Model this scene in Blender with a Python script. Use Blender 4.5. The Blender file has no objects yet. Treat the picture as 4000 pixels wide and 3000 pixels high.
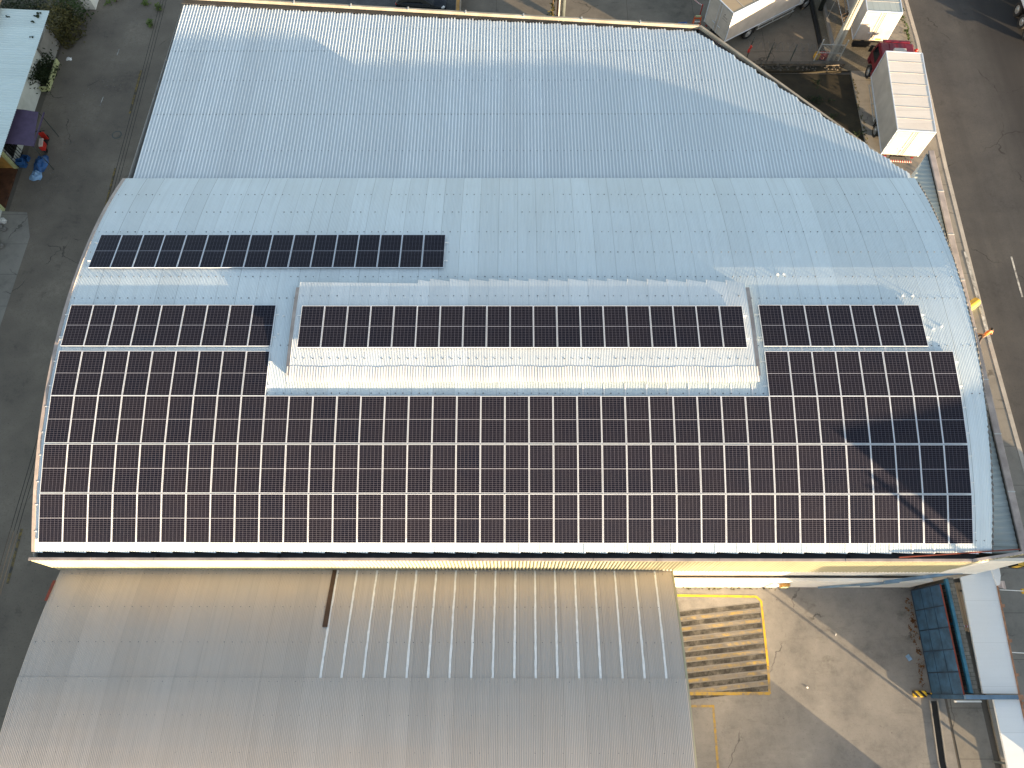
import bpy, bmesh, math, random
from mathutils import Vector, Matrix
random.seed(7)
scene = bpy.context.scene
col = scene.collection
rad = math.radians
pi = math.pi

# ------------------------------------------------------------------ helpers
class MB:
    def __init__(s): s.v = []; s.f = []; s.m = []
    def face(s, pts, mi=0):
        b = len(s.v); s.v += [tuple(p) for p in pts]; s.f.append(tuple(range(b, b + len(pts)))); s.m.append(mi); return s
    def box(s, x0, x1, y0, y1, z0, z1, mi=0, M=None):
        p = [Vector(q) for q in ((x0,y0,z0),(x1,y0,z0),(x1,y1,z0),(x0,y1,z0),(x0,y0,z1),(x1,y0,z1),(x1,y1,z1),(x0,y1,z1))]
        if M is not None: p = [M @ q for q in p]
        b = len(s.v); s.v += [tuple(q) for q in p]
        for q in ((3,2,1,0),(4,5,6,7),(0,1,5,4),(1,2,6,5),(2,3,7,6),(3,0,4,7)):
            s.f.append(tuple(b + i for i in q)); s.m.append(mi)
        return s
    def bar(s, p0, p1, w, h, mi=0):
        p0, p1 = Vector(p0), Vector(p1); d = p1 - p0; L = d.length
        z = Vector((0,0,1)) if abs(d.normalized().z) < .95 else Vector((0,1,0))
        x = d.cross(z).normalized(); z2 = x.cross(d).normalized(); y = d.normalized()
        M = Matrix.Translation(p0) @ Matrix((x, y, z2)).transposed().to_4x4()
        return s.box(-w/2, w/2, 0, L, -h/2, h/2, mi, M)
    def tube(s, p0, p1, r0, r1=None, n=10, mi=0, cap=True):
        if r1 is None: r1 = r0
        p0, p1 = Vector(p0), Vector(p1); d = (p1 - p0).normalized()
        a = d.orthogonal().normalized(); b_ = d.cross(a)
        b = len(s.v)
        for p, r in ((p0, r0), (p1, r1)):
            for i in range(n):
                t = 2*pi*i/n; s.v.append(tuple(p + a*(r*math.cos(t)) + b_*(r*math.sin(t))))
        for i in range(n):
            j = (i+1) % n; s.f.append((b+i, b+j, b+n+j, b+n+i)); s.m.append(mi)
        if cap:
            s.f.append(tuple(b+i for i in range(n))[::-1]); s.m.append(mi)
            s.f.append(tuple(b+n+i for i in range(n))); s.m.append(mi)
        return s
    def path(s, pts, r, n=6, mi=0):
        for a, c in zip(pts[:-1], pts[1:]): s.tube(a, c, r, r, n, mi)
        return s
    def prism(s, poly, z0, z1, mi=0):
        n = len(poly); b = len(s.v)
        s.v += [(p[0], p[1], z0) for p in poly] + [(p[0], p[1], z1) for p in poly]
        s.f.append(tuple(b+i for i in range(n))[::-1]); s.f.append(tuple(b+n+i for i in range(n))); s.m += [mi, mi]
        for i in range(n):
            j = (i+1) % n; s.f.append((b+i, b+j, b+n+j, b+n+i)); s.m.append(mi)
        return s
    def xprism(s, prof, x0, x1, mi=0, x0t=None, x1t=None, zt=None):
        # profile in (y, z) extruded along x
        n = len(prof); b = len(s.v)
        s.v += [(x0, p[0], p[1]) for p in prof] + [(x1, p[0], p[1]) for p in prof]
        s.f.append(tuple(b+i for i in range(n))); s.f.append(tuple(b+n+i for i in range(n))[::-1]); s.m += [mi, mi]
        for i in range(n):
            j = (i+1) % n; s.f.append((b+j, b+i, b+n+i, b+n+j)); s.m.append(mi)
        return s
    def ball(s, c, r, nu=10, nv=6, mi=0, half=False, jit=0):
        c = Vector(c); r = Vector(r) if hasattr(r, '__len__') else Vector((r, r, r)); b = len(s.v)
        for j in range(nv+1):
            ph = (pi/2 if half else pi) * j / nv
            for i in range(nu):
                t = 2*pi*i/nu; k = 1 + random.uniform(-jit, jit)
                s.v.append((c.x + k*r.x*math.sin(ph)*math.cos(t), c.y + k*r.y*math.sin(ph)*math.sin(t), c.z + k*r.z*math.cos(ph)))
        for j in range(nv):
            for i in range(nu):
                k = (i+1) % nu
                s.f.append((b+j*nu+i, b+(j+1)*nu+i, b+(j+1)*nu+k, b+j*nu+k)); s.m.append(mi)
        return s
    def grid(s, rows, mi=0):
        b = len(s.v); n = len(rows[0])
        for r in rows: s.v += [tuple(p) for p in r]
        for j in range(len(rows)-1):
            for i in range(n-1):
                s.f.append((b+j*n+i, b+j*n+i+1, b+(j+1)*n+i+1, b+(j+1)*n+i)); s.m.append(mi)
        return s
    def build(s, name, mat, parent=None, smooth=False, bevel=0, loc=None, rot=None):
        me = bpy.data.meshes.new(name); me.from_pydata(s.v, [], s.f); me.validate()
        mats = mat if isinstance(mat, (list, tuple)) else [mat]
        for m in mats: me.materials.append(m)
        if len(mats) > 1 and len(me.polygons) == len(s.m): me.polygons.foreach_set('material_index', s.m)
        if bevel:
            bm = bmesh.new(); bm.from_mesh(me); bmesh.ops.remove_doubles(bm, verts=bm.verts, dist=1e-4)
            bmesh.ops.recalc_face_normals(bm, faces=bm.faces)
            es = [e for e in bm.edges if len(e.link_faces) == 2 and e.calc_face_angle(0) > .35]
            bmesh.ops.bevel(bm, geom=es, offset=bevel, segments=2, affect='EDGES', profile=.6)
            bm.to_mesh(me); bm.free()
        if smooth: me.polygons.foreach_set('use_smooth', [True]*len(me.polygons))
        me.update()
        o = bpy.data.objects.new(name, me); col.objects.link(o)
        if parent is not None: o.parent = parent
        if loc is not None: o.location = loc
        if rot is not None: o.rotation_euler = rot
        return o

def tag(o, label=None, cat=None, group=None, kind=None):
    if label: o['label'] = label
    if cat: o['category'] = cat
    if group: o['group'] = group
    if kind: o['kind'] = kind
    return o
def thing(name, label, cat, loc=(0,0,0), rz=0, group=None, rot=None):
    o = bpy.data.objects.new(name, None); col.objects.link(o); o.empty_display_size = .2
    o.location = loc; o.rotation_euler = rot if rot else (0, 0, rz)
    return tag(o, label, cat, group)
def structure(name, mb, mat):
    return tag(mb.build(name, mat), kind='structure')
def copy_tree(o, parent=None):
    c = o.copy(); col.objects.link(c)
    if parent is not None: c.parent = parent
    for ch in list(o.children): copy_tree(ch, c)
    return c

# ------------------------------------------------------------------ materials
def nodes(name):
    m = bpy.data.materials.new(name); m.use_nodes = True; nt = m.node_tree
    return m, nt, nt.nodes['Principled BSDF']
def N(nt, t, **kw):
    n = nt.nodes.new(t)
    for k, v in kw.items():
        if k.startswith('i_'): n.inputs[k[2:].replace('_', ' ')].default_value = v
        else: setattr(n, k, v)
    return n
def math_(nt, op, a, b=None, c=None, clamp=False):
    n = nt.nodes.new('ShaderNodeMath'); n.operation = op; n.use_clamp = clamp
    for i, v in enumerate((a, b, c)):
        if v is None: continue
        if hasattr(v, 'is_output'): nt.links.new(v, n.inputs[i])
        else: n.inputs[i].default_value = v
    return n.outputs[0]
def rgba(c): return (c[0], c[1], c[2], 1)
def mixc(nt, f, a, b, mode='MIX'):
    n = nt.nodes.new('ShaderNodeMix'); n.data_type = 'RGBA'; n.blend_type = mode
    for i, v in ((0, f), (6, a), (7, b)):
        if hasattr(v, 'is_output'): nt.links.new(v, n.inputs[i])
        else: n.inputs[i].default_value = v if i == 0 else rgba(v)
    return n.outputs[2]
def ramp(nt, x, lo, hi):
    n = nt.nodes.new('ShaderNodeMapRange'); n.inputs[1].default_value = lo; n.inputs[2].default_value = hi
    nt.links.new(x, n.inputs[0]); return n.outputs[0]
def coords(nt, scale=(1,1,1), world=True, loc=(0,0,0)):
    if world: src = nt.nodes.new('ShaderNodeNewGeometry').outputs['Position']
    else: src = nt.nodes.new('ShaderNodeTexCoord').outputs['Object']
    mp = nt.nodes.new('ShaderNodeMapping'); mp.inputs['Scale'].default_value = scale; mp.inputs['Location'].default_value = loc
    nt.links.new(src, mp.inputs[0]); return mp.outputs[0]
def noise(nt, vec, scale, detail=4, rough=.6):
    n = nt.nodes.new('ShaderNodeTexNoise'); n.inputs['Scale'].default_value = scale; n.inputs['Detail'].default_value = detail; n.inputs['Roughness'].default_value = rough
    nt.links.new(vec, n.inputs['Vector']); return n.outputs[0]
def sepxyz(nt, vec):
    n = nt.nodes.new('ShaderNodeSeparateXYZ'); nt.links.new(vec, n.inputs[0]); return n.outputs
def bump(nt, b, h, strength=.3, dist=.02):
    n = nt.nodes.new('ShaderNodeBump'); n.inputs['Strength'].default_value = strength; n.inputs['Distance'].default_value = dist
    nt.links.new(h, n.inputs['Height']); nt.links.new(n.outputs[0], b.inputs['Normal'])

def simple(name, c, rough=.6, metal=0, var=.25, scale=3, spec=.5, fine=0):
    """paint, metal, rubber: colour with weathering in world-size noise"""
    m, nt, b = nodes(name)
    v = coords(nt, world=False)
    f = ramp(nt, noise(nt, v, scale), .35, .7)
    cc = mixc(nt, f, tuple(x*(1-var) for x in c), tuple(min(1, x*(1+var*.35)) for x in c))
    if fine:
        f2 = ramp(nt, noise(nt, v, scale*14, 3), .55, .75); cc = mixc(nt, math_(nt, 'MULTIPLY', f2, fine), cc, tuple(x*.45 for x in c))
    nt.links.new(cc, b.inputs['Base Color'])
    b.inputs['Roughness'].default_value = rough; b.inputs['Metallic'].default_value = metal; b.inputs['Specular IOR Level'].default_value = spec
    return m

def ground_mat(name, base, dark, light, s1=.25, s2=2.2, speck=.5, cracks=0, joints=None, rough=.9, lanes=False, stains=False):
    m, nt, b = nodes(name)
    v = coords(nt)
    c = mixc(nt, ramp(nt, noise(nt, v, s1, 5, .65), .35, .68), dark, light)
    c = mixc(nt, ramp(nt, noise(nt, v, s2, 5, .7), .3, .75), c, base)
    n3 = noise(nt, v, 10, 4, .85)
    c = mixc(nt, math_(nt, 'MULTIPLY', ramp(nt, n3, .56, .72), speck), c, tuple(x*.45 for x in base))
    c = mixc(nt, math_(nt, 'MULTIPLY', ramp(nt, noise(nt, v, 23, 2, .8), .6, .78), speck*.6), c, tuple(min(1, x*1.7) for x in base))
    st = ramp(nt, noise(nt, coords(nt, loc=(13.7, 4.1, 2)), .8, 6, .75), .6, .75)
    c = mixc(nt, math_(nt, 'MULTIPLY', st, .55), c, tuple(x*.5 for x in dark))
    if lanes:
        x = sepxyz(nt, v)[0]
        wob = math_(nt, 'MULTIPLY', noise(nt, coords(nt, (.6, .04, 1)), 1, 4), 3.0)
        f = ramp(nt, math_(nt, 'ADD', x, wob), 58.2, 61.5)
        c = mixc(nt, math_(nt, 'MULTIPLY', f, .82), c, (.026, .026, .029))
        tr_ = ramp(nt, noise(nt, coords(nt, (1.1, .03, 1)), 1, 3, .6), .5, .7)
        c = mixc(nt, math_(nt, 'MULTIPLY', tr_, .35), c, tuple(q*.6 for q in base))
    if stains:
        sp_ = math_(nt, 'MULTIPLY', ramp(nt, noise(nt, v, 3.3, 3, .6), .66, .72), ramp(nt, noise(nt, v, .35, 2), .48, .6))
        c = mixc(nt, math_(nt, 'MULTIPLY', sp_, .6), c, tuple(q*.45 for q in dark))
        ty = ramp(nt, noise(nt, coords(nt, (.5, 2.2, 1)), .9, 6, .7), .56, .72)
        c = mixc(nt, math_(nt, 'MULTIPLY', ty, .35), c, tuple(q*.7 for q in dark))
    if cracks:
        w = nt.nodes.new('ShaderNodeTexVoronoi'); w.feature = 'DISTANCE_TO_EDGE'; w.inputs['Scale'].default_value = cracks
        d = nt.nodes.new('ShaderNodeVectorMath'); d.operation = 'ADD'
        nz = nt.nodes.new('ShaderNodeTexNoise'); nz.inputs['Scale'].default_value = 1.1; nz.inputs['Detail'].default_value = 6; nt.links.new(v, nz.inputs['Vector'])
        nt.links.new(v, d.inputs[0]); nt.links.new(nz.outputs['Color'], d.inputs[1]); nt.links.new(d.outputs[0], w.inputs['Vector'])
        ln = math_(nt, 'LESS_THAN', w.outputs['Distance'], .004*cracks/.15)
        ln = math_(nt, 'MULTIPLY', ln, ramp(nt, noise(nt, v, .35, 2), .5, .56))
        c = mixc(nt, math_(nt, 'MULTIPLY', ln, .6), c, tuple(x*.35 for x in dark))
    if joints:
        xs = sepxyz(nt, v)
        for ax, per in joints:
            fr = math_(nt, 'FRACT', math_(nt, 'DIVIDE', xs[ax], per))
            ln = math_(nt, 'LESS_THAN', fr, .035/per)
            c = mixc(nt, math_(nt, 'MULTIPLY', ln, .55), c, tuple(x*.4 for x in dark))
    nt.links.new(c, b.inputs['Base Color']); b.inputs['Roughness'].default_value = rough; b.inputs['Specular IOR Level'].default_value = .25
    bump(nt, b, n3, .35, .012)
    return m

def roof_mat(name, base, sheet=1.0, dirt=.35, streak=.3, metal=.0, rough=.5, axis=0, seam=.35, tint=None, pan=None):
    m, nt, b = nodes(name)
    v = coords(nt); x = sepxyz(nt, v)[axis]
    xs = math_(nt, 'DIVIDE', x, sheet)
    wn = nt.nodes.new('ShaderNodeTexWhiteNoise'); wn.noise_dimensions = '1D'
    nt.links.new(math_(nt, 'FLOOR', xs), wn.inputs['W'])
    c = mixc(nt, wn.outputs[0], tuple(q*.94 for q in base), tuple(min(1, q*1.05) for q in base))
    sc = (5.5, .22, .22) if axis == 0 else (.22, 5.5, .22)
    stn = ramp(nt, noise(nt, coords(nt, sc), 1, 5, .65), .45, .72)
    c = mixc(nt, math_(nt, 'MULTIPLY', stn, streak), c, tuple(q*.72 for q in base))
    big = ramp(nt, noise(nt, v, .16, 5, .7), .4, .75)
    c = mixc(nt, math_(nt, 'MULTIPLY', big, dirt), c, tint or tuple(q*r for q, r in zip(base, (.78, .74, .68))))
    fi = ramp(nt, noise(nt, v, 9, 3, .8), .62, .8)
    c = mixc(nt, math_(nt, 'MULTIPLY', fi, .22), c, tuple(q*.5 for q in base))
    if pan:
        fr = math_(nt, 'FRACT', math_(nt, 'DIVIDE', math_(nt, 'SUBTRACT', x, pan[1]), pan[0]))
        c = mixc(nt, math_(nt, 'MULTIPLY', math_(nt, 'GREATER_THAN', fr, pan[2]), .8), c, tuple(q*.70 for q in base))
    if seam:
        ln = math_(nt, 'LESS_THAN', math_(nt, 'FRACT', xs), .018/sheet)
        c = mixc(nt, math_(nt, 'MULTIPLY', ln, seam), c, tuple(q*.3 for q in base))
    nt.links.new(c, b.inputs['Base Color']); b.inputs['Roughness'].default_value = rough; b.inputs['Metallic'].default_value = metal
    b.inputs['Specular IOR Level'].default_value = .35
    return m

def stripes(name, c1, c2, per=.3, ax=(1,0,0), rough=.6, duty=.5):
    m, nt, b = nodes(name)
    x = sepxyz(nt, coords(nt, world=False)); s = None
    for i in range(3):
        if ax[i]:
            t = math_(nt, 'MULTIPLY', x[i], ax[i]); s = t if s is None else math_(nt, 'ADD', s, t)
    f = math_(nt, 'LESS_THAN', math_(nt, 'FRACT', math_(nt, 'DIVIDE', s, per)), duty)
    nt.links.new(mixc(nt, f, c2, c1), b.inputs['Base Color']); b.inputs['Roughness'].default_value = rough
    return m

def worn_paint(name, paint, under, lo, hi, scale=3.0):
    m, nt, b = nodes(name); v = coords(nt)
    f = ramp(nt, noise(nt, v, scale, 7, .75), lo, hi)
    f = math_(nt, 'MULTIPLY', f, 1, clamp=True)
    pv = mixc(nt, noise(nt, v, 1.0, 3), tuple(q*.7 for q in paint), paint)
    u = mixc(nt, ramp(nt, noise(nt, v, 2.2, 5, .7), .3, .75), tuple(q*.7 for q in under), under)
    nt.links.new(mixc(nt, f, u, pv), b.inputs['Base Color']); b.inputs['Roughness'].default_value = .85; b.inputs['Specular IOR Level'].default_value = .25
    return m

def paver_mat(name, base, sc=4.0):
    m, nt, b = nodes(name)
    v = coords(nt); br = nt.nodes.new('ShaderNodeTexBrick')
    br.inputs['Scale'].default_value = sc; br.inputs['Color1'].default_value = rgba(tuple(q*.8 for q in base)); br.inputs['Color2'].default_value = rgba(tuple(q*1.15 for q in base))
    br.inputs['Mortar'].default_value = rgba(tuple(q*.3 for q in base)); br.inputs['Mortar Size'].default_value = .03; br.inputs['Brick Width'].default_value = .9; br.inputs['Row Height'].default_value = .45
    nt.links.new(v, br.inputs['Vector'])
    c = mixc(nt, ramp(nt, noise(nt, v, .7, 5), .4, .7), br.outputs[0], tuple(q*.6 for q in base))
    nt.links.new(c, b.inputs['Base Color']); b.inputs['Roughness'].default_value = .9; b.inputs['Specular IOR Level'].default_value = .2
    return m

def leaf_mat(name, c1, c2):
    m, nt, b = nodes(name)
    oi = nt.nodes.new('ShaderNodeNewGeometry')
    f = noise(nt, coords(nt), 2.5, 3)
    r = nt.nodes.new('ShaderNodeMix'); c = mixc(nt, ramp(nt, f, .35, .65), c1, c2)
    c = mixc(nt, math_(nt, 'MULTIPLY', oi.outputs['Random Per Island'], .5), c, tuple(q*.5 for q in c1))
    nt.links.new(c, b.inputs['Base Color']); b.inputs['Roughness'].default_value = .6; b.inputs['Specular IOR Level'].default_value = .2
    return m

M = {}
M['roof'] = roof_mat('galvanised_roof', (.70, .79, .85), 1.02, .3, .34, rough=.42, seam=.55)
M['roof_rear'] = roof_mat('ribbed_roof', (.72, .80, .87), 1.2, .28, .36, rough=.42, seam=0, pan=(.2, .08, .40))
M['monitor'] = roof_mat('raised_roof', (.74, .79, .83), 1.0, .25, .25, rough=.45)
M['flash'] = roof_mat('worn_flashing', (.66, .68, .70), .6, .4, .6, rough=.5, tint=(.5, .48, .46))
M['shed'] = roof_mat('shed_roof', (.52, .475, .44), .98, .5, .4, rough=.5, tint=(.54, .44, .36))
M['cladding'] = roof_mat('cladding', (.43, .41, .29), 1.05, .3, .35, rough=.45)
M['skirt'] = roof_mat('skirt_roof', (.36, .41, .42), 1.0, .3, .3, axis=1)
M['cap'] = simple('flashing', (.42, .36, .34), .55, 0, .3, 1.3, fine=.3)
M['gutter'] = simple('gutter_dark', (.035, .036, .04), .6, 0, .3, 2)
M['gutter_rear'] = simple('gutter_tan', (.36, .33, .28), .6, 0, .35, .8, fine=.4)
M['screw'] = simple('screw', (.16, .18, .2), .6)
M['alu'] = simple('aluminium', (.72, .78, .88), .35, .2, .08, 3)
M['rail'] = simple('rail_alu', (.82, .84, .86), .4, .1, .08, 3)
M['white_wall'] = ground_mat('white_wall', (.78, .77, .74), (.62, .60, .56), (.82, .81, .79), .5, 1.5, .25)
M['grey_wall'] = ground_mat('grey_wall', (.30, .29, .27), (.20, .19, .18), (.36, .35, .33), .5, 1.5, .4)
M['block'] = paver_mat('block_wall', (.20, .19, .17), 2.3)
M['dark'] = simple('dark_void', (.012, .012, .013), .8)
M['asphalt_dark'] = ground_mat('asphalt_dark', (.150, .128, .105), (.105, .092, .08), (.27, .235, .19), .2, 3.2, 1.0, .07)
M['asphalt'] = ground_mat('asphalt', (.072, .073, .077), (.047, .048, .052), (.097, .095, .093), .3, 3.6, 1.0, .07, lanes=True)
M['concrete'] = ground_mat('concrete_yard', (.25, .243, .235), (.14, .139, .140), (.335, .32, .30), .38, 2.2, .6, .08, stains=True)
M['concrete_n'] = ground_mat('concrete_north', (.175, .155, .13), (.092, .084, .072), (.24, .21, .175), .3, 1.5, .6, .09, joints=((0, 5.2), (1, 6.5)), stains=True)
M['sidewalk'] = ground_mat('sidewalk', (.25, .235, .21), (.17, .16, .145), (.30, .28, .25), .4, 1.6, .4, .2, joints=((1, 2.4),))
M['kerb'] = ground_mat('kerb', (.42, .40, .37), (.30, .28, .26), (.5, .48, .45), .8, 3, .4)
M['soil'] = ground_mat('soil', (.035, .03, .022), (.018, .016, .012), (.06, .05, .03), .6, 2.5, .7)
M['dirt'] = ground_mat('dirt', (.11, .10, .085), (.07, .062, .05), (.16, .14, .12), .2, 1.2, .5)
M['pavers'] = paver_mat('pavers', (.13, .135, .14), 3.2)
M['pavers_warm'] = paver_mat('pavers_warm', (.20, .18, .14), 3.2)
M['yellow_line'] = worn_paint('yellow_line', (.72, .47, .05), (.2, .17, .12), .33, .5)
M['yellow_dull'] = worn_paint('yellow_dull', (.48, .33, .08), (.24, .22, .195), .38, .56, 2.5)
M['yellow_worn'] = worn_paint('yellow_worn', (.50, .35, .08), (.25, .23, .205), .47, .68, 1.5)
M['dark_worn'] = worn_paint('dark_worn', (.05, .048, .045), (.19, .18, .16), .36, .56, 1.5)
M['yellow_faint'] = worn_paint('yellow_faint', (.30, .21, .06), (.065, .064, .066), .4, .65, 2.5)
M['white_line'] = worn_paint('white_line', (.62, .62, .6), (.12, .118, .115), .35, .6, 2)
M['white_paint'] = simple('white_paint', (.80, .80, .78), .45, 0, .12, 1.2, fine=.12)
M['box_white'] = simple('cargo_white', (.52, .475, .435), .5, 0, .2, .9, fine=.2)
M['roof_white'] = roof_mat('cargo_roof', (.74, .70, .66), 1.15, .45, .3, axis=1, seam=.5, tint=(.55, .45, .38))
M['roof_brown'] = roof_mat('cargo_roof_brown', (.42, .34, .24), 1.9, .5, .3, axis=1, seam=.4)
M['roof_grey'] = roof_mat('cargo_roof_grey', (.40, .45, .45), .42, .4, .3, axis=0, seam=.5)
M['red_cab'] = simple('red_cab', (.17, .008, .025), .35, 0, .25, 2)
M['white_cab'] = simple('white_cab', (.75, .75, .73), .4, 0, .1, 2)
M['rubber'] = simple('rubber', (.018, .018, .02), .8)
M['rim'] = simple('rim', (.5, .5, .5), .4, .6, .2, 6)
M['rim_dull'] = simple('rim_dull', (.16, .16, .16), .5, .4, .3, 6)
M['chassis'] = simple('chassis', (.02, .02, .021), .7)
M['glass'] = simple('dark_glass', (.01, .012, .015), .08, 0, .1)
M['red'] = simple('red_plastic', (.55, .03, .02), .4)
M['tail'] = simple('tail_red', (.22, .012, .01), .4)
M['orange'] = simple('orange_plastic', (.75, .13, .03), .45)
M['amber'] = simple('amber', (.8, .35, .03), .4)
M['blue'] = simple('blue_plastic', (.05, .16, .5), .5)
M['blue_gate'] = simple('blue_steel', (.03, .095, .20), .55, 0, .5, 1.6, fine=.4)
M['blue_dark'] = simple('blue_dark', (.012, .035, .08), .6, 0, .4, 2)
M['blue_rail'] = simple('blue_rail', (.035, .17, .28), .5, 0, .35, 2)
M['blue_beam'] = simple('blue_beam', (.14, .24, .36), .55, 0, .35, 1.5, fine=.2)
M['canopy'] = roof_mat('white_canopy', (.82, .84, .86), 2.05, .2, .12, axis=1, seam=.25)
M['rust'] = simple('rust_rail', (.42, .22, .13), .7, 0, .4, 3, fine=.4)
M['red_oxide'] = simple('red_oxide', (.20, .035, .018), .7, 0, .3, 2)
M['brown'] = simple('brown_board', (.085, .045, .028), .7, 0, .4, 2.5, fine=.4)
M['sealant'] = simple('sealant', (.86, .87, .88), .6, 0, .1, 4)
M['stripe_rw'] = stripes('red_white', (.30, .02, .02), (.42, .40, .38), .16, (1, 0, .6))
M['stripe_by'] = stripes('black_yellow', (.015, .015, .015), (.70, .45, .03), .36, (1, .9, 0))
M['concrete_pole'] = simple('concrete_pole', (.42, .40, .35), .8, 0, .25, 1.2, fine=.25)
M['galv'] = simple('galvanised', (.55, .56, .55), .45, .2, .2, 4)
M['wire'] = simple('wire', (.18, .18, .18), .5, .4)
M['rustwire'] = simple('rusty_wire', (.25, .16, .10), .6, .2)
M['cable'] = simple('cable', (.012, .012, .012), .7)
M['steel_dark'] = simple('steel_dark', (.06, .075, .07), .5, .1, .3, 2)
M['steel_grey'] = simple('steel_grey', (.16, .19, .20), .45, .3, .25, 2)
M['car'] = simple('car_paint', (.012, .016, .024), .18, .2, .15, 2)
M['lamp_glass'] = simple('lamp_glass', (.75, .78, .8), .2)
M['house_roof'] = roof_mat('house_roof', (.62, .74, .76), 1.0, .35, .3, axis=1, rough=.5, seam=.1)
M['house_tan'] = roof_mat('house_tan', (.42, .30, .17), .5, .5, .4, axis=1, seam=.3)
M['house_wall'] = ground_mat('house_wall', (.68, .70, .66), (.5, .52, .48), (.74, .75, .72), .6, 1.6, .2)
M['ochre'] = simple('ochre', (.45, .24, .06), .7, 0, .3, 1.5)
M['pale_yellow'] = simple('pale_yellow', (.52, .54, .28), .7, 0, .2, 2)
M['wood'] = simple('wood', (.12, .05, .025), .7, 0, .5, 2.5, fine=.3)
M['timber'] = roof_mat('timber', (.50, .34, .20), .18, .3, .5, axis=0, seam=.6)
M['purple'] = simple('purple_canvas', (.085, .06, .12), .8, 0, .2, 2)
M['blue_tarp'] = simple('blue_tarp', (.03, .12, .33), .5, 0, .5, 3)
M['pale_tarp'] = simple('pale_tarp', (.25, .42, .65), .5, 0, .3, 3)
M['stone'] = simple('stone', (.22, .21, .20), .9, 0, .5, 3, fine=.4)
M['stone_white'] = simple('stone_white', (.65, .64, .62), .8, 0, .3, 3)
M['leaf'] = leaf_mat('leaf', (.028, .05, .014), (.055, .085, .022))
M['leaf_olive'] = leaf_mat('leaf_olive', (.05, .05, .018), (.13, .11, .03))
M['litter'] = leaf_mat('litter', (.13, .055, .02), (.22, .11, .04))
M['leaf_dark'] = leaf_mat('leaf_dark', (.012, .022, .009), (.03, .045, .014))
M['leaf_bright'] = leaf_mat('leaf_bright', (.06, .11, .02), (.15, .2, .04))
M['bark'] = simple('bark', (.10, .07, .045), .9, 0, .4, 4)
M['skin'] = simple('skin', (.36, .19, .12), .6, 0, .1)
M['shirt'] = simple('orange_shirt', (.75, .22, .05), .8, 0, .15)
M['trousers'] = simple('trousers', (.06, .05, .06), .8)
M['hair'] = simple('hair', (.02, .014, .01), .7)
M['yellow_plastic'] = simple('yellow_plastic', (.75, .45, .05), .5, 0, .15)
M['white_plastic'] = simple('white_plastic', (.82, .82, .83), .4, 0, .05)
M['pink_sheet'] = simple('pink_sheet', (.66, .52, .46), .6, 0, .2)
M['neigh'] = simple('neighbour_wall', (.45, .42, .38), .8, 0, .2, .5)

# solar glass with its cell grid (object space of the glass sheet)
def pv_mat():
    m, nt, b = nodes('solar_cells')
    x = sepxyz(nt, coords(nt, world=False))
    ax = math_(nt, 'ADD', x[0], .531); ay = math_(nt, 'ABSOLUTE', x[1])
    fx = math_(nt, 'FRACT', math_(nt, 'DIVIDE', ax, .177)); fy = math_(nt, 'FRACT', math_(nt, 'DIVIDE', math_(nt, 'SUBTRACT', ay, .014), .0908))
    wx, wy = .0105/.177, .0105/.0908
    lx = math_(nt, 'LESS_THAN', math_(nt, 'ABSOLUTE', math_(nt, 'SUBTRACT', math_(nt, 'FRACT', math_(nt, 'ADD', fx, .5)), .5)), wx/2)
    ly = math_(nt, 'LESS_THAN', math_(nt, 'ABSOLUTE', math_(nt, 'SUBTRACT', math_(nt, 'FRACT', math_(nt, 'ADD', fy, .5)), .5)), wy/2)
    mid = math_(nt, 'LESS_THAN', ay, .0075)
    oi = nt.nodes.new('ShaderNodeObjectInfo').outputs['Random']
    v = coords(nt)
    dust = noise(nt, v, .5, 5, .7)
    c = mixc(nt, oi, (.004, .005, .012), (.008, .0075, .014))
    c = mixc(nt, math_(nt, 'MULTIPLY', ramp(nt, dust, .35, .75), .6), c, (.014, .0115, .015))
    c = mixc(nt, math_(nt, 'MULTIPLY', ly, .5), c, (.19, .185, .24))
    c = mixc(nt, math_(nt, 'MULTIPLY', lx, .46), c, (.22, .215, .28))
    c = mixc(nt, mid, c, (.40, .42, .50))
    nt.links.new(c, b.inputs['Base Color']); b.inputs['Roughness'].default_value = .16; b.inputs['Specular IOR Level'].default_value = .14
    return m
M['pv'] = pv_mat()

# ------------------------------------------------------------------ camera, light, world
CAM = Vector((22.32, -6.22, 42.14))
p, ya, ro = rad(67.429), rad(.5965), rad(.518)
fwd = Vector((0, math.cos(p), -math.sin(p))); up = Vector((0, math.sin(p), math.cos(p))); rt = Vector((1, 0, 0))
R1 = Matrix.Rotation(ya, 3, 'Z')
fwd, up, rt = R1 @ fwd, R1 @ up, R1 @ rt
R2 = Matrix.Rotation(ro, 3, fwd)
up, rt = R2 @ up, R2 @ rt
cd = bpy.data.cameras.new('camera'); cam = bpy.data.objects.new('camera', cd); col.objects.link(cam)
cd.sensor_width = 36; cd.lens = 2850/4000*36; cd.clip_end = 2000; cd.clip_start = .5
cam.matrix_world = Matrix.Translation(CAM) @ Matrix((rt, up, -fwd)).transposed().to_4x4()
scene.camera = cam

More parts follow.
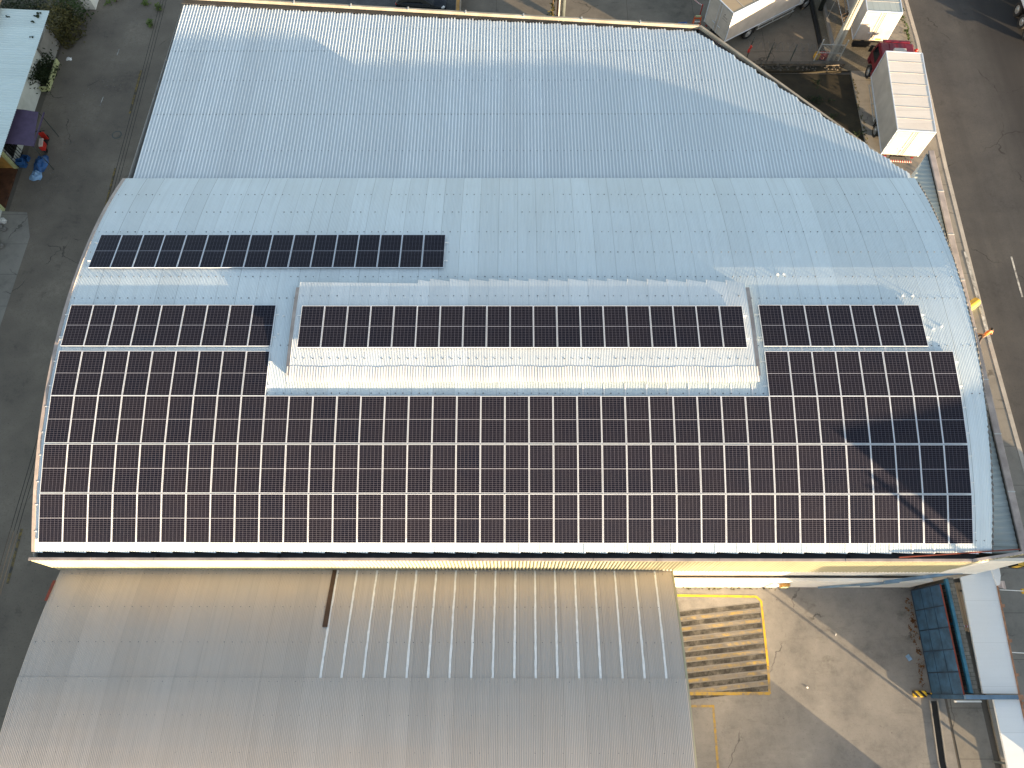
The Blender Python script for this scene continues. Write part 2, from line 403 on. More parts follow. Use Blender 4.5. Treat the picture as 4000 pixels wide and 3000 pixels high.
SUN_AZ, SUN_EL = 129.0, 5.4          # compass bearing (from +Y, clockwise) and height of the sun
w = bpy.data.worlds.new('World'); scene.world = w; w.use_nodes = True
bg = w.node_tree.nodes['Background']; sky = w.node_tree.nodes.new('ShaderNodeTexSky'); sky.sky_type = 'NISHITA'; sky.sun_disc = False
sky.sun_elevation = rad(SUN_EL); sky.sun_rotation = rad(SUN_AZ); sky.altitude = 50; sky.air_density = 1.0; sky.dust_density = .8; sky.ozone_density = 1.0
hs_ = w.node_tree.nodes.new('ShaderNodeHueSaturation'); hs_.inputs['Saturation'].default_value = .68
w.node_tree.links.new(sky.outputs[0], hs_.inputs['Color']); w.node_tree.links.new(hs_.outputs[0], bg.inputs[0]); bg.inputs[1].default_value = .53
sd = bpy.data.lights.new('sun', 'SUN'); so = bpy.data.objects.new('sun', sd); col.objects.link(so)
sd.energy = 25.0; sd.angle = rad(.3); sd.color = (1.0, .73, .43)
az, el = rad(SUN_AZ), rad(SUN_EL)
todir = Vector((math.sin(az)*math.cos(el), math.cos(az)*math.cos(el), math.sin(el)))
so.rotation_euler = todir.to_track_quat('Z', 'Y').to_euler(); so.location = todir*120 + Vector((20, 10, 0))
scene.view_settings.view_transform = 'Standard'; scene.view_settings.look = 'None'; scene.view_settings.exposure = 0

# ------------------------------------------------------------------ ground
structure('ground', MB().face([(-400,-400,-.012),(450,-400,-.012),(450,450,-.012),(-400,450,-.012)]), M['dirt'])
def sheet(name, poly, mat, z): return structure(name, MB().face([(x, y, z) for x, y in poly]), mat)
sheet('street', [(-12.9,-60),(-.2,-60),(-.2,120),(-12.9,120)], M['asphalt_dark'], -.006)
sheet('path', [(-19,10),(-11.2,10),(-10.9,22.2),(-11.6,24.2),(-19,24.6)], M['sidewalk'], -.002)
sheet('yard', [(29,-40),(44.9,-40),(45.1,-.5),(29,-.5)], M['concrete'], -.006)
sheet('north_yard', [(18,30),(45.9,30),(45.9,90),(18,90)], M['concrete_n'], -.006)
sheet('paved_yard', [(.5,36),(18,36),(18,90),(.5,90)], M['pavers'], -.0075)
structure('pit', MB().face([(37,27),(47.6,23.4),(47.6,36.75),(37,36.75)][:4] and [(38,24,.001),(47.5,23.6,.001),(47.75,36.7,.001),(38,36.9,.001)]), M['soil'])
structure('pavement', MB().prism([(46.9,-60),(52.45,-60),(52.45,15),(52.75,28),(53.3,40),(53.3,120),(47.7,120),(47.75,36.9),(47.5,24)], -.3, .12), M['sidewalk'])
sheet('paved_path', [(46.1,36.95),(50.6,36.95),(50.9,60),(46.1,60)], M['pavers_warm'], .125)
structure('kerb', MB().prism([(52.46,-60),(52.72,-60),(52.72,15),(53.02,28),(53.57,40),(53.57,120),(53.31,120),(53.31,40),(52.76,28),(52.46,15)], -.3, .135), M['kerb'])
sheet('road', [(52.5,-60),(68,-60),(68,120),(52.5,120)], M['asphalt'], -.004)
sheet('forecourt', [(45.2,-60),(46.95,-60),(46.95,-.6),(45.2,-.6)], M['sidewalk'], -.003)
structure('far_pavement', MB().box(68, 71, -60, 120, -.3, .12), M['sidewalk'])

# painted markings
mk = MB()
for y0, y1 in ((37.2, 33.0), (28.0, 24.3), (19.4, 15.6), (11.2, 7.4), (2.2, -.9), (-6, -10)):
    mk.face([(-6.32, y1, 0), (-6.16, y1, 0), (-6.16, y0, 0), (-6.32, y0, 0)])
structure('road_marking', mk, M['yellow_faint'])
mk = MB(); z = 0.0
def strip(pts, wd, z=0.0, mb=None):
    for (x0, y0), (x1, y1) in zip(pts[:-1], pts[1:]):
        d = Vector((x1-x0, y1-y0, 0)).normalized(); n = Vector((-d.y, d.x, 0))*wd/2
        mb.face([(x0-n.x, y0-n.y, z), (x1-n.x, y1-n.y, z), (x1+n.x, y1+n.y, z), (x0+n.x, y0+n.y, z)])
strip([(30.2,-1.46),(35.78,-1.53)], .13, .004, mk); strip([(35.78,-1.53),(36.02,-1.78)], .12, .0045, mk); strip([(36.02,-1.76),(35.95,-5.2)], .12, .005, mk)
structure('road_marking', mk, M['yellow_line'])
mk = MB(); strip([(35.95,-5.2),(35.86,-6.52)], .13, .0042, mk); strip([(35.86,-6.5),(30.2,-6.52)], .16, .0047, mk)
strip([(30.2,-7.12),(32.83,-7.12)], .12, .004, mk); strip([(32.8,-7.06),(32.72,-12)], .12, .0045, mk)
structure('road_marking', mk, M['yellow_dull'])
ys, dk = MB(), MB()
for i in range(9):
    yr = -1.98 - .53*i; yl = yr - .62
    dk.face([(30.2, yl-.13, .002), (35.9, yr-.13, .002), (35.9, yr+.12, .002), (30.2, yl+.12, .002)])
    if i: ys.face([(30.2, yl+.17, .001), (35.9, yr+.17, .001), (35.9, yr+.33, .001), (30.2, yl+.33, .001)])
structure('road_marking', ys, M['yellow_worn']); structure('road_marking', dk, M['dark_worn'])
mk = MB(); strip([(52.59, 20.9), (52.59, 14.1)], .2, .139, mk)
strip([(55.7, 20.6), (55.62, 17.5)], .12, 0, mk); strip([(55.5, 8.5), (55.4, 5.2)], .12, 0, mk)
structure('road_marking', mk, M['white_line'])
structure('drainage_channel', MB().prism([(44.32,-6.85),(44.62,-6.85),(44.42,-9.7),(44.5,-12),(44.2,-12),(44.12,-9.7)], -.004, .006), M['dark'])
kb = MB()
for pts in (([(44.28,-6.8),(44.08,-9.7),(44.16,-12)]), ([(44.68,-6.8),(44.48,-9.7),(44.56,-12)])):
    for a, c in zip(pts[:-1], pts[1:]): kb.bar((a[0], a[1], .02), (c[0], c[1], .02), .06, .05)
structure('channel_edge', kb, M['grey_wall'])

# ------------------------------------------------------------------ warehouse
AC_Y, AC_Z = 10.567, -18.308           # axis of the barrel roof
RR = 28.075
def arc(y, r=RR): return AC_Z + math.sqrt(r*r - (y-AC_Y)**2)
def corr_x(x0, x1, pitch, amp):
    out = []; k = 4; n = int((x1-x0)/pitch*k)
    for i in range(n+1):
        x = x0 + i*pitch/k
        out.append((x, amp*math.sin(2*pi*(x/pitch))))
    return out
def rib_x(x0, x1, pitch, h, wb=.07, wt=.035):
    out = []; x = x0
    while x < x1:
        out += [(x, 0), (x+(wb-wt)/2, h), (x+(wb+wt)/2, h), (x+wb, 0)]; x += pitch
    return [q for q in out if q[0] <= x1]
wh = thing('warehouse', 'long warehouse with barrel arched corrugated roof carrying rows of solar panels', 'warehouse')
EDGE_R = lambda y: 44.62 + .035*max(y, 0)
def saw(x, per, amp): return amp*((x/per) % 1.0)
mb = MB(); rows = []
cols = corr_x(-.2, 45.36, .0767, .014)
NR = 30
grid = []
for j in range(NR+1):
    t = j/NR; row = []
    for x, o in cols:
        ys_ = -.36 - saw(x+7, 1.02, .07) if x < 44.62 else (x-44.62)/.035
        y = ys_ + (20.95-ys_)*t
        k = (arc(y)-AC_Z+o)/(arc(y)-AC_Z)
        row.append((x, AC_Y+(y-AC_Y)*k, AC_Z+(arc(y)-AC_Z)*k))
    grid.append(row)
mb.grid(grid)
# screw rows of the arched roof
sc = mb
def screws(mb, y, x0, x1, zf, step=.385, s=.023):
    x = x0
    while x < x1:
        if random.random() > .08:
            zz = zf(y) + .016; xx = x + random.uniform(-.02, .02); k = s*random.uniform(.75, 1.25)
            mb.box(xx-k, xx+k, y-k*.9, y+k*.9, zz-.01, zz+.012, 1)
        x += step
for y in (.15, 19.35, 17.84, 16.31, 14.87, 13.26, 11.95, 9.3, 6.85):
    screws(sc, y, 0, EDGE_R(y)-.1, arc)
mb.build('arched_roof', [M['roof'], M['screw']], wh, smooth=True)
# rear ribbed roof
def rear_end(x):
    if x < 34.1: return 36.1 - (x-.1)*(2.65/34.0) - saw(x, 1.15, -.0) + (.16*((x/1.15) % 1.0) - .12)
    return 33.35 - (x-34.1)*(12.1/11.2) + .25*(((x-34.1)/1.15) % 1.0)
def rear_z(y): return 7.58 - (y-20.9)*.055
cols = rib_x(.08, 45.3, .2, .042, .08, .04)
grid = []
for j in range(9):
    row = []
    for x, o in cols:
        y0 = 20.86; y = y0 + (max(rear_end(x), y0+.02)-y0)*j/8
        row.append((x, y, rear_z(y)+o))
    grid.append(row)
sc = MB().grid(grid)
for y in (23.2, 26.1, 29.0, 31.6, 33.7):
    x = .3
    while x < 45 and y < rear_end(x)-.2:
        if random.random() > .1: sc.box(x+.11, x+.15, y-.02, y+.02, rear_z(y), rear_z(y)+.016, 1)
        x += .4
lp = sc
for y in (26.15, 31.65):
    xe = 45.2 if y < 21 else 34.1 + (33.2-y)*(11.2/12.1)
    lp.box(.1, xe-.3, y-.01, y+.012, rear_z(y)-.01, rear_z(y)+.006, 2)
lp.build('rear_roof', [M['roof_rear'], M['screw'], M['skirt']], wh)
# rear gutter and parapet edge
gm = MB(); gd = MB()
gp = [(-.05, 36.42), (34.35, 33.66), (45.75, 21.3)]
for (x0, y0), (x1, y1) in zip(gp[:-1], gp[1:]):
    d = Vector((x1-x0, y1-y0, 0)).normalized(); n = Vector((-d.y, d.x, 0))
    a, c = Vector((x0, y0, 0)), Vector((x1, y1, 0))
    gm.bar(a + Vector((0,0,7.0)) + n*.06, c + Vector((0,0,7.0)) + n*.06, .16, .22)
    gd.bar(a + Vector((0,0,6.8)) - n*.16, c + Vector((0,0,6.8)) - n*.16, .3, .1)
gm.build('rear_gutter', M['gutter_rear'], wh, bevel=.03); gd.build('gutter_trough', M['gutter'], wh)
for t in [i/9 for i in range(1, 9)]:
    MB().box(-.05+34.4*t-.04, -.05+34.4*t+.04, 36.42-2.76*t-.06, 36.42-2.76*t+.2, 7.08, 7.13).build('gutter_clip', M['galv'], wh)
# side flashing on the street side
fl = []
for k in range(25):
    y = -.4 + 21.3*k/24; fl.append(y)
g2 = [[(-.36, y, arc(y)+.05), (-.2, y, arc(y)+.055), (-.2, y, arc(y)-.02)] for y in fl]
MB().grid(g2).build('edge_flashing', M['cap'], wh)
# walls
wl = MB()
n = 24
west = [(-.34, -.62, 0), (-.34, 21.0, 0)] + [(-.34, 20.9-21.5*k/n, min(arc(20.9-21.5*k/n), 20)-.03) for k in range(n+1)]
wl.face(west[::-1])
wl.face([(-.34, 21.0, 0), (-.02, 36.35, 0), (-.02, 36.35, 6.7), (-.34, 21.0, 7.45)][::-1])
wl.face([(-.02, 36.35, 0), (34.3, 33.55, 0), (34.3, 33.55, 6.75), (-.02, 36.35, 6.7)])
wl.face([(34.3, 33.55, 0), (45.7, 21.25, 0), (45.7, 21.25, 6.75), (34.3, 33.55, 6.75)])
wl.face([(45.7, 21.25, 0), (47.25, 23.6, 0), (47.25, 23.6, 6.8), (45.7, 21.25, 6.8)])
wl.build('outer_wall', M['white_wall'], wh)
# wall and lean-to skirt on the road side
X_OUT = lambda y: 46.55 + .031*y
ew = MB()
ew.face([(X_OUT(-.3), -.3, 0), (X_OUT(23.6), 23.6, 0), (X_OUT(23.6), 23.6, 6.88), (X_OUT(-.3), -.3, 6.88)])
ew.build('road_wall', M['grey_wall'], wh)
gab = []
for k in range(n+1):
    y = -.3 + 21.2*k/n; gab.append((EDGE_R(y)-.12, y, arc(y)-.03))
MB().face([(gab[0][0], -.3, 6.5)] + gab + [(gab[-1][0], 20.9, 6.5)]).build('gable_wall', M['skirt'], wh)
rows = []
y = -.28
prof = []
while y < 23.6:
    prof += [(y, 0), (y+.05, .03), (y+.13, .03), (y+.18, 0)]; y += .3
def skirt_row(t):
    out = []
    for y, o in prof:
        xi = EDGE_R(min(y, 20.9))+.05 if y < 20.9 else 45.45+(y-20.9)*.62
        xo = X_OUT(y)-.15; xi = min(xi, xo-.02)
        zi = 6.87
        out.append((xi+(xo-xi)*t, y, zi+(6.8-zi)*t+o))
    return out
MB().grid([skirt_row(0), skirt_row(1)]).build('side_skirt', M['skirt'], wh)
# scalloped mortar line along the roof edge
sp = MB()
for k in range(72):
    y = -.2 + 20.8*k/72; sp.ball((EDGE_R(y)+.03, y, arc(y)-.02), (.055, .16, .045), 8, 4, jit=.25)
sp.build('edge_filler', M['stone'], wh)
cp = MB()
yy = [-.3 + 23.9*k/8 for k in range(9)]
for a, c in zip(yy[:-1], yy[1:]):
    cp.bar((X_OUT(a)+.03, a+.012, 6.95), (X_OUT(c)+.03, c-.012, 6.95), .34, .1)
cp.build('parapet_cap', M['cap'], wh, bevel=.02)
jn = MB()
for y in yy[1:-1]: jn.box(X_OUT(y)-.15, X_OUT(y)+.21, y-.03, y+.03, 6.97, 7.012)
jn.build('cap_joint', M['galv'], wh)
# front: gutter, cap, cladding
MB().box(-.2, 44.0, -.66, -.3, 7.2, 7.3).build('front_gutter', M['gutter'], wh)
ol = MB()
for x in (5.5, 11.2, 20.3, 29.2, 38.0): ol.tube((x, -.53, 7.28), (x, -.53, 7.33), .09, .09, 12)
ol.build('gutter_outlet', M['dark'], wh)
cf = MB()
xs_ = [-.42 + 44.0*k/15 for k in range(16)]
for a, c in zip(xs_[:-1], xs_[1:]): cf.box(a+.004, c-.004, -.79, -.655, 7.53, 7.60 + random.uniform(-.004, .004))
cf.bar((43.6, -.73, 7.56), (46.45, -.3, 7.56), .13, .07)
cf.build('front_cap', M['cap'], wh, bevel=.008)
MB().bar((40.2, -.60, 7.63), (45.9, -.22, 7.63), .05, .06).build('edge_rod', M['red_oxide'], wh)
cols = corr_x(-.42, 43.62, .172, .04)
g = []
for zz, dy in ((7.56, -.745), (6.6, -.77), (4.72, -.82)):
    g.append([(x, dy-.03-o, zz - (0 if zz > 5 else (.55 if False else 0))) for x, o in cols])
g[-1] = [(x, y, (5.18 if x < 30.2 else 4.75) + .02*math.sin(x*9)) for x, y, zz in g[-1]]
MB().grid(g).build('front_cladding', M['cladding'], wh, smooth=True)
c2 = []
for zz in (7.54, 4.9):
    r_ = []
    for k in range(64):
        t = k/63; o = .028*math.sin(t*2*pi*15)
        r_.append((43.62+2.85*t, -.80+.43*t - o, zz))
    c2.append(r_)
MB().grid(c2).build('corner_cladding', M['cladding'], wh, smooth=True)
MB().box(-.3, 46.4, -.70, -.55, 0, 7.2).build('front_wall', M['white_wall'], wh)
MB().bar((30.3, -.75, 4.73), (43.7, -.75, 4.73), .12, .05).bar((43.7, -.78, 4.86), (46.3, -.42, 4.86), .04, .05).build('cladding_trim', M['white_wall'], wh)
# raised middle roof
RM_ = RR + .32
mb = MB(); cols = corr_x(11.45, 33.93, .0767, .011); grid = []
for j in range(13):
    row = []
    for x, o in cols:
        ye = 12.72 + (.0 if x < 17.4 else .22 - .18*((x/1.0) % 1.0)) - (x-11.4)*.012*(1 if x < 17.4 else 0) + (.0 if x < 27 else -.012*(x-27))
        ysx = 7.62 + .03*math.sin(x*3.1)
        y = ysx + (ye-ysx)*j/12
        row.append((x, y, arc(y, RM_)+o))
    grid.append(row)
sc = MB().grid(grid)
for y in (11.9, 8.45): screws(sc, y, 11.7, 33.8, lambda q: arc(q, RM_), .42)
sc.build('raised_roof', [M['monitor'], M['screw']], wh, smooth=True)
ap = corr_x(11.3, 34.1, .13, .007); g = []
for k, y in enumerate((8.05, 7.8, 7.5, 7.3)):
    g.append([(x, y+.025*math.sin(x*2.3)+.015*math.sin(x*7.1), arc(y, RM_ - (0, 0, .004, .02)[k]) + .02 + o) for x, o in ap])
MB().grid(g).build('eave_flashing', M['flash'], wh, smooth=True)
sd_ = MB()
for x in (11.45, 33.93):
    k = 14; ysn = [7.6 + (12.7-7.6)*i/k for i in range(k+1)]
    sd_.grid([[(x, y, arc(y, RM_)-.012) for y in ysn], [(x, y, arc(y)+.0) for y in ysn]])
sd_.grid([[(11.45, 12.6, arc(12.6, RM_)-.03), (33.93, 12.6, arc(12.6, RM_)-.03)], [(11.45, 12.6, arc(12.6)), (33.93, 12.6, arc(12.6))]])
sd_.grid([[(11.45, 7.66, arc(7.66, RM_)-.03), (33.93, 7.66, arc(7.66, RM_)-.03)], [(11.45, 7.66, arc(7.66)), (33.93, 7.66, arc(7.66))]])
sd_.build('raised_roof_side', M['skirt'], wh)
for x in (11.36, 34.02):
    tr = MB(); k = 14; ysn = [7.6 + (12.4-7.6)*i/k for i in range(k+1)]
    tr.grid([[(x-.09, y, arc(y, RM_)+.0) for y in ysn], [(x+.09, y, arc(y, RM_)+.03) for y in ysn]]); tr.build('verge_flashing', M['cap'], wh)

for k in range(21):
    x = 22.55 + 1.02*k
    MB().grid([[(x-.035, y, arc(y)+.02) for y in (-.4, -.15, .04)], [(x+.035, y, arc(y)+.02) for y in (-.4, -.15, .04)]]).build('sealant_strip', M['sealant'], wh)
for k in range(7):
    x = 35.35 + 1.02*k
    MB().grid([[(x-.05, y, arc(y)+.02) for y in (8.95, 9.25)], [(x+.05, y, arc(y)+.02) for y in (8.95, 9.25)]]).build('sealant_strip', M['sealant'], wh)
for k in range(9):
    x = 25.6 + 1.02*k
    MB().grid([[(x-.03, y, arc(y)+.02) for y in (6.72, 7.3)], [(x+.03, y, arc(y)+.02) for y in (6.72, 7.3)]]).build('sealant_strip', M['sealant'], wh)
# ------------------------------------------------------------------ solar panels
PW, PL, PIT = 1.13, 2.28, 1.15
def make_panel():
    t = thing('solar_panel', '', 'solar panel')
    fr = MB(); wf = .021
    fr.box(-PW/2, PW/2, -PL/2, -PL/2+wf, -.035, 0); fr.box(-PW/2, PW/2, PL/2-wf, PL/2, -.035, 0)
    fr.box(-PW/2, -PW/2+wf, -PL/2+wf, PL/2-wf, -.035, 0); fr.box(PW/2-wf, PW/2, -PL/2+wf, PL/2-wf, -.035, 0)
    fr.build('frame', M['alu'], t)
    MB().box(-PW/2+wf, PW/2-wf, -PL/2+wf, PL/2-wf, -.03, -.004).build('cells', M['pv'], t)
    return t
ROWS = [
 ('lowest row above the front eave', 38, 0.0, -19.72, 0),
 ('second row up from the front eave', 38, 0.0, -15.0, 0),
 ('third row up from the front eave', 38, 0.0, -10.25, 0),
 ('short left row on the three long rows', 9, 0.0, -5.61, 0),
 ('short right row on the three long rows', 8, 34.5, -5.61, 0),
 ('left row beside the raised roof', 9, 0.0, -.45, 0),
 ('right row beside the raised roof', 7, 34.5, -.45, 0),
 ('row on the raised middle roof', 19, 11.74, -.90, .33),
 ('topmost row near the street edge', 16, .25, 8.82, 0)]
def ordn(k): return '%d%s' % (k, 'th' if 10 <= k % 100 <= 20 else {1: 'st', 2: 'nd', 3: 'rd'}.get(k % 10, 'th'))
proto = make_panel(); first = True
for nm, n, x0, th, dr in ROWS:
    a = rad(th); r = 28.178 + dr
    for i in range(n):
        o = proto if first else copy_tree(proto); first = False
        o.location = (x0 + PW/2 + PIT*i + random.uniform(-.004, .004), AC_Y + r*math.sin(a) + random.uniform(-.006, .006), AC_Z + r*math.cos(a))
        o.rotation_euler = (-a, 0, random.uniform(-.0015, .0015))
        pos = 'leftmost' if i == 0 else 'rightmost' if i == n-1 else ordn(i+1) + ' from the left'
        o['label'] = 'solar panel, %s in the %s' % (pos, nm)
        o['group'] = 'solar panels bolted in rows over the arched roof'
    for s, wd in ((-.62, 'lower'), (.62, 'upper')):
        rr = r - .035 - .026; da = s/r
        L = n*PIT + .36
        y, zc = AC_Y + rr*math.sin(a) + s*math.cos(a), AC_Z + rr*math.cos(a) - s*math.sin(a)
        mbr = MB().box(-.2, L-.2, -.022, .022, -.022, .022)
        ro_ = mbr.build('mounting_rail', M['rail'], None, loc=(x0, y, zc), rot=(-a, 0, 0))
        tag(ro_, 'white rail end, %s rail under the %s' % (wd, nm), 'rail', 'mounting rails under the solar panels')
# loose brackets left on the roof
for (x, y), lb in zip(((41.9, 12.1), (42.4, 12.1), (43.0, 10.2), (43.45, 10.35), (31.3+4.5, 13.4), (36.1, 13.4), (10.75, 10.9), (10.6, 9.9)),
    ('left of the upper pair beyond the short right row', 'right of the upper pair beyond the short right row', 'left of the lower pair beyond the short right row', 'right of the lower pair beyond the short right row',
     'left of the pair above the raised roof corner', 'right of the pair above the raised roof corner', 'upper one in the channel left of the raised roof', 'lower one in the channel left of the raised roof')):
    o = MB().box(-.06, .06, -.03, .03, 0, .03).box(-.02, .02, -.03, .03, .03, .09).build('roof_bracket', M['rail'], None, loc=(x, y, arc(y)+.01), rot=(-math.asin((y-AC_Y)/RR), 0, .3))
    tag(o, 'small white bracket, ' + lb, 'bracket', 'loose brackets on the arched roof')

# ------------------------------------------------------------------ front shed
SC_Y, SC_Z, SR = -10.4266, -21.1114, 28.0
def sarc(y, r=SR): return SC_Z + math.sqrt(r*r-(y-SC_Y)**2)
sh = thing('shed', 'lower grey shed with curved corrugated roof striped by white sealant, before the warehouse', 'shed')
def shed_sheet(y0, y1, dz, nrow):
    cols = corr_x(-.24, 30.1, .0754, .0145); g = []
    for j in range(nrow+1):
        y = y0 + (y1-y0)*j/nrow
        g.append([(x, y, sarc(y)+dz+o) for x, o in cols])
    return MB().grid(g[::-1])
for nm_, a, b, dz, nr, ys_ in (('lower_roof', -.86, -5.9, 0, 10, (-1.05, -2.68, -4.3)), ('upper_roof', -5.84, -20.0, .028, 20, (-6.0, -7.38, -8.85))):
    m_ = shed_sheet(a, b, dz, nr)
    for y in ys_: screws(m_, y, 0, 29.9, lambda q: sarc(q), .4, .016)
    m_.build(nm_, [M['shed'], M['screw']], sh, smooth=True)
sx = [13.56, 14.52, 15.5, 16.48, 17.46, 18.44, 19.41, 20.39, 21.37, 22.35, 23.32, 24.3, 25.28, 26.25, 27.25, 28.25, 29.23]
for x in sx:
    L, R_ = [], []; k = 22; ye = -5.86 - random.uniform(-.02, .08)
    for i in range(k+1):
        y = -.88 + (ye+.88)*i/k; wd = .046 + random.uniform(-.008, .010) + (.006 if i > 12 else 0); ox = random.uniform(-.008, .008) - .05*i/k
        L.append((x-wd+ox, y, sarc(y)+.017)); R_.append((x+wd+ox, y, sarc(y)+.017))
    MB().grid([L, R_]).build('sealant_strip', M['sealant'], sh)
g = []
for k in range(21):
    y = -.86 - 19.1*k/20; g.append(y)
MB().grid([[(30.06, y, sarc(y)+.02) for y in g], [(30.16, y, sarc(y)+.02) for y in g], [(30.16, y, sarc(y)-.1) for y in g]]).build('verge_trim', M['cladding'], sh)
ws = MB()
for x in (-.2, 30.0): ws.face([(x, -.85, 0)] + [(x, y, sarc(y)-.03) for y in g] + [(x, -20, 0)])
ws.face([(-.2, -19.96, 0), (30, -19.96, 0), (30, -19.96, sarc(-19.96)-.03), (-.2, -19.96, sarc(-19.96)-.03)])
ws.build('wall', M['white_wall'], sh)
ra = MB()
yy = [-1.42 - 1.0*k/6 for k in range(7)]
ra.grid([[(-.36, y, sarc(y)+.03) for y in yy], [(-.2, y, sarc(y)+.045) for y in yy]]); ra.build('red_verge_piece', M['red_oxide'], sh)
yy = [-.87 - 2.75*k/8 for k in range(9)]
bd = MB()
bd.grid([[(13.30-.03*k/8, y, sarc(y)+.055) for k, y in enumerate(yy)], [(13.50-.0*k/8, y, sarc(y)+.055) for k, y in enumerate(yy)]])
bd.grid([[(13.50, y, sarc(y)+.055) for y in yy], [(13.50, y, sarc(y)+.01) for y in yy]])
bd.grid([[(13.30-.03*k/8, y, sarc(y)+.01) for k, y in enumerate(yy)], [(13.30-.03*k/8, y, sarc(y)+.055) for k, y in enumerate(yy)]])
tag(bd.build('brown_board', M['brown']), 'narrow dark brown rusty strip lying down the shed roof below the cladding', 'board')

# ------------------------------------------------------------------ yard on the right
tag(MB().box(30.05, 44.4, -1.02, -.85, 0, 2.52).build('boundary_wall', M['white_wall']), 'low white wall below the warehouse cladding at the back of the yard', 'wall')
o = thing('meter_box', 'beige meter box on the white yard wall where the sunlight ends', 'box', (36.9, -1.03, 1.2))
MB().box(-.2, .2, -.16, 0, 0, .62).build('casing', M['ochre'], o, bevel=.02); MB().box(-.16, .16, -.18, -.162, .05, .57).build('door', M['pale_yellow'], o)
# blue steel gate and its frame
gt = thing('steel_gate', 'blue sheet steel sliding gate panel seen from inside the yard', 'gate', (44.45, -1.2, 0))
for i in range(5):
    y1 = -.02 - i*1.06; MB().box(-.03, .03, y1-1.05, y1, .12, 3.0).build('panel', M['blue_gate'], gt)
rb = MB()
for i in range(6): rb.box(-.07, -.032, -.02-i*1.06-.03, -.02-i*1.06+.03, .1, 3.02)
for zz in (1.05, 2.05): rb.box(-.045, -.0305, -5.3, -.03, zz-.012, zz+.012)
rb.build('ribs', M['blue_dark'], gt)
MB().box(-.033, .033, -5.36, -.02, 3.003, 3.03).build('top_rail', M['red_oxide'], gt)
MB().box(-.04, .04, -5.36, -.02, .03, .12).build('bottom_rail', M['blue_dark'], gt)
tag(MB().box(44.76, 44.9, -6.45, -.95, 2.86, 3.05).box(44.8, 44.86, -6.4, -6.3, 0, 2.86).box(44.8, 44.86, -3.2, -3.1, 0, 2.86).box(44.8, 44.86, -1.2, -1.1, 0, 2.86).build('guide_rail', M['blue_rail']), 'bright blue overhead guide rail between the gate and the block wall', 'rail')
bw = thing('block_wall', 'grey concrete block wall standing behind the blue gate', 'wall', (0, 0, 0))
MB().box(44.95, 45.2, -6.5, -.9, 0, 2.92).build('wall', M['block'], bw)
MB().box(44.93, 45.22, -6.52, -.88, 2.923, 2.99).build('coping', M['block'], bw)
br = thing('steel_portal', 'blue steel post and beam crossing from the gate end to the white canopy', 'frame', (44.45, -6.62, 0))
MB().box(-.08, .08, -.1, .1, 0, 3.0).build('post', M['blue_gate'], br)
MB().box(-.08, 2.72, -.1, .1, 3.08, 3.24).build('beam', M['blue_beam'], br)
MB().box(-.4, .9, -.24, -.16, 2.7, 2.82).build('lower_beam', M['white_paint'], br)
MB().box(2.5, 2.74, -.11, .11, 3.07, 3.25).build('end_plate', M['rust'], br)
sb = thing('wall_beam', 'long blue steel beam running over the white yard wall to the canopy', 'beam')
MB().bar((41.6, -1.12, 2.95), (47.3, -.42, 3.2), .16, .16).build('beam', M['blue_beam'], sb)
MB().bar((39.1, -1.1, .5), (42.2, -1.1, 2.9), .1, .1).build('brace', M['blue_beam'], sb)
MB().bar((41.1, -1.1, 1.25), (42.4, -1.1, 2.9), .08, .08).build('short_brace', M['blue_beam'], sb)
cn = thing('white_canopy', 'long flat white canopy roof along the pavement outside the blue gate', 'canopy')
MB().prism([(45.6,-.86),(47.38,-.45),(47.12,-6.46),(45.4,-6.46)], 2.9, 3.02).build('roof_panel', M['canopy'], cn)
MB().prism([(45.84,-6.7),(47.1,-6.7),(46.9,-16),(45.66,-16)], 2.9, 3.02).build('roof_panel', M['canopy'], cn)
MB().bar((47.42,-.45,3.03), (47.15,-6.6,3.03), .07, .07).bar((47.15,-6.7,3.03), (46.94,-16,3.03), .07, .07).build('front_rail', M['rust'], cn)
kn = MB()
for y in (-2.3, -4.0, -5.6, -6.9, -8.4): kn.box(47.17+.044*(y+6.5), 47.3+.044*(y+6.5), y-.07, y+.07, 2.98, 3.1)
kn.build('rail_clamps', M['rust'], cn)
for y in (-1.2, -6.3, -9.7): MB().box(47.0+.03*(y+6), 47.1+.03*(y+6), y-.05, y+.05, 0, 2.9).build('post', M['steel_grey'], cn)
for (x, y, L, lb) in ((47.45, -1.5, 1.2, 'upper white floodlight arm reaching over the road from the canopy'), (47.27, -4.55, 1.15, 'lower white floodlight arm reaching over the road from the canopy')):
    o = thing('floodlight', lb, 'floodlight', (x, y, 3.02), 0, 'floodlight arms on the white canopy')
    MB().tube((0,0,.02), (L, -.06, .03), .022, .022, 8).build('arm', M['white_paint'], o)
    MB().box(L-.05, L+.1, -.2, .06, -.08, .04).build('lamp_head', M['yellow_plastic'], o, bevel=.02)
ws_ = thing('wheel_stop', 'black and yellow striped stop block at the foot of the gate post', 'block', (43.8, -6.5, 0))
MB().box(-.38, .32, -.16, .16, 0, .14).build('block', M['stripe_by'], ws_, bevel=.03); MB().box(.38, .62, -.05, .05, 0, .1).build('stub', M['stripe_by'], ws_)
tag(MB().box(-.11, .11, -.15, .15, 0, .03).build('paper', M['pale_tarp'], None, loc=(43.6, -4.7, 0), rot=(0, 0, .5)), 'pale blue scrap of paper on the dark yard near the gate', 'litter')
tag(MB().ball((0,0,.01), (.07,.03,.02), 7, 4).build('scrap', M['white_plastic'], None, loc=(39.86, -3.53, 0), rot=(0, 0, 1.2)), 'tiny white scrap lying in the middle of the yard', 'litter')
tag(MB().ball((0,0,.01), (.06,.05,.02), 7, 4).build('scrap', M['white_plastic'], None, loc=(37.9, -6.2, 0)), 'tiny white scrap lying in the sunlit band of the yard', 'litter')
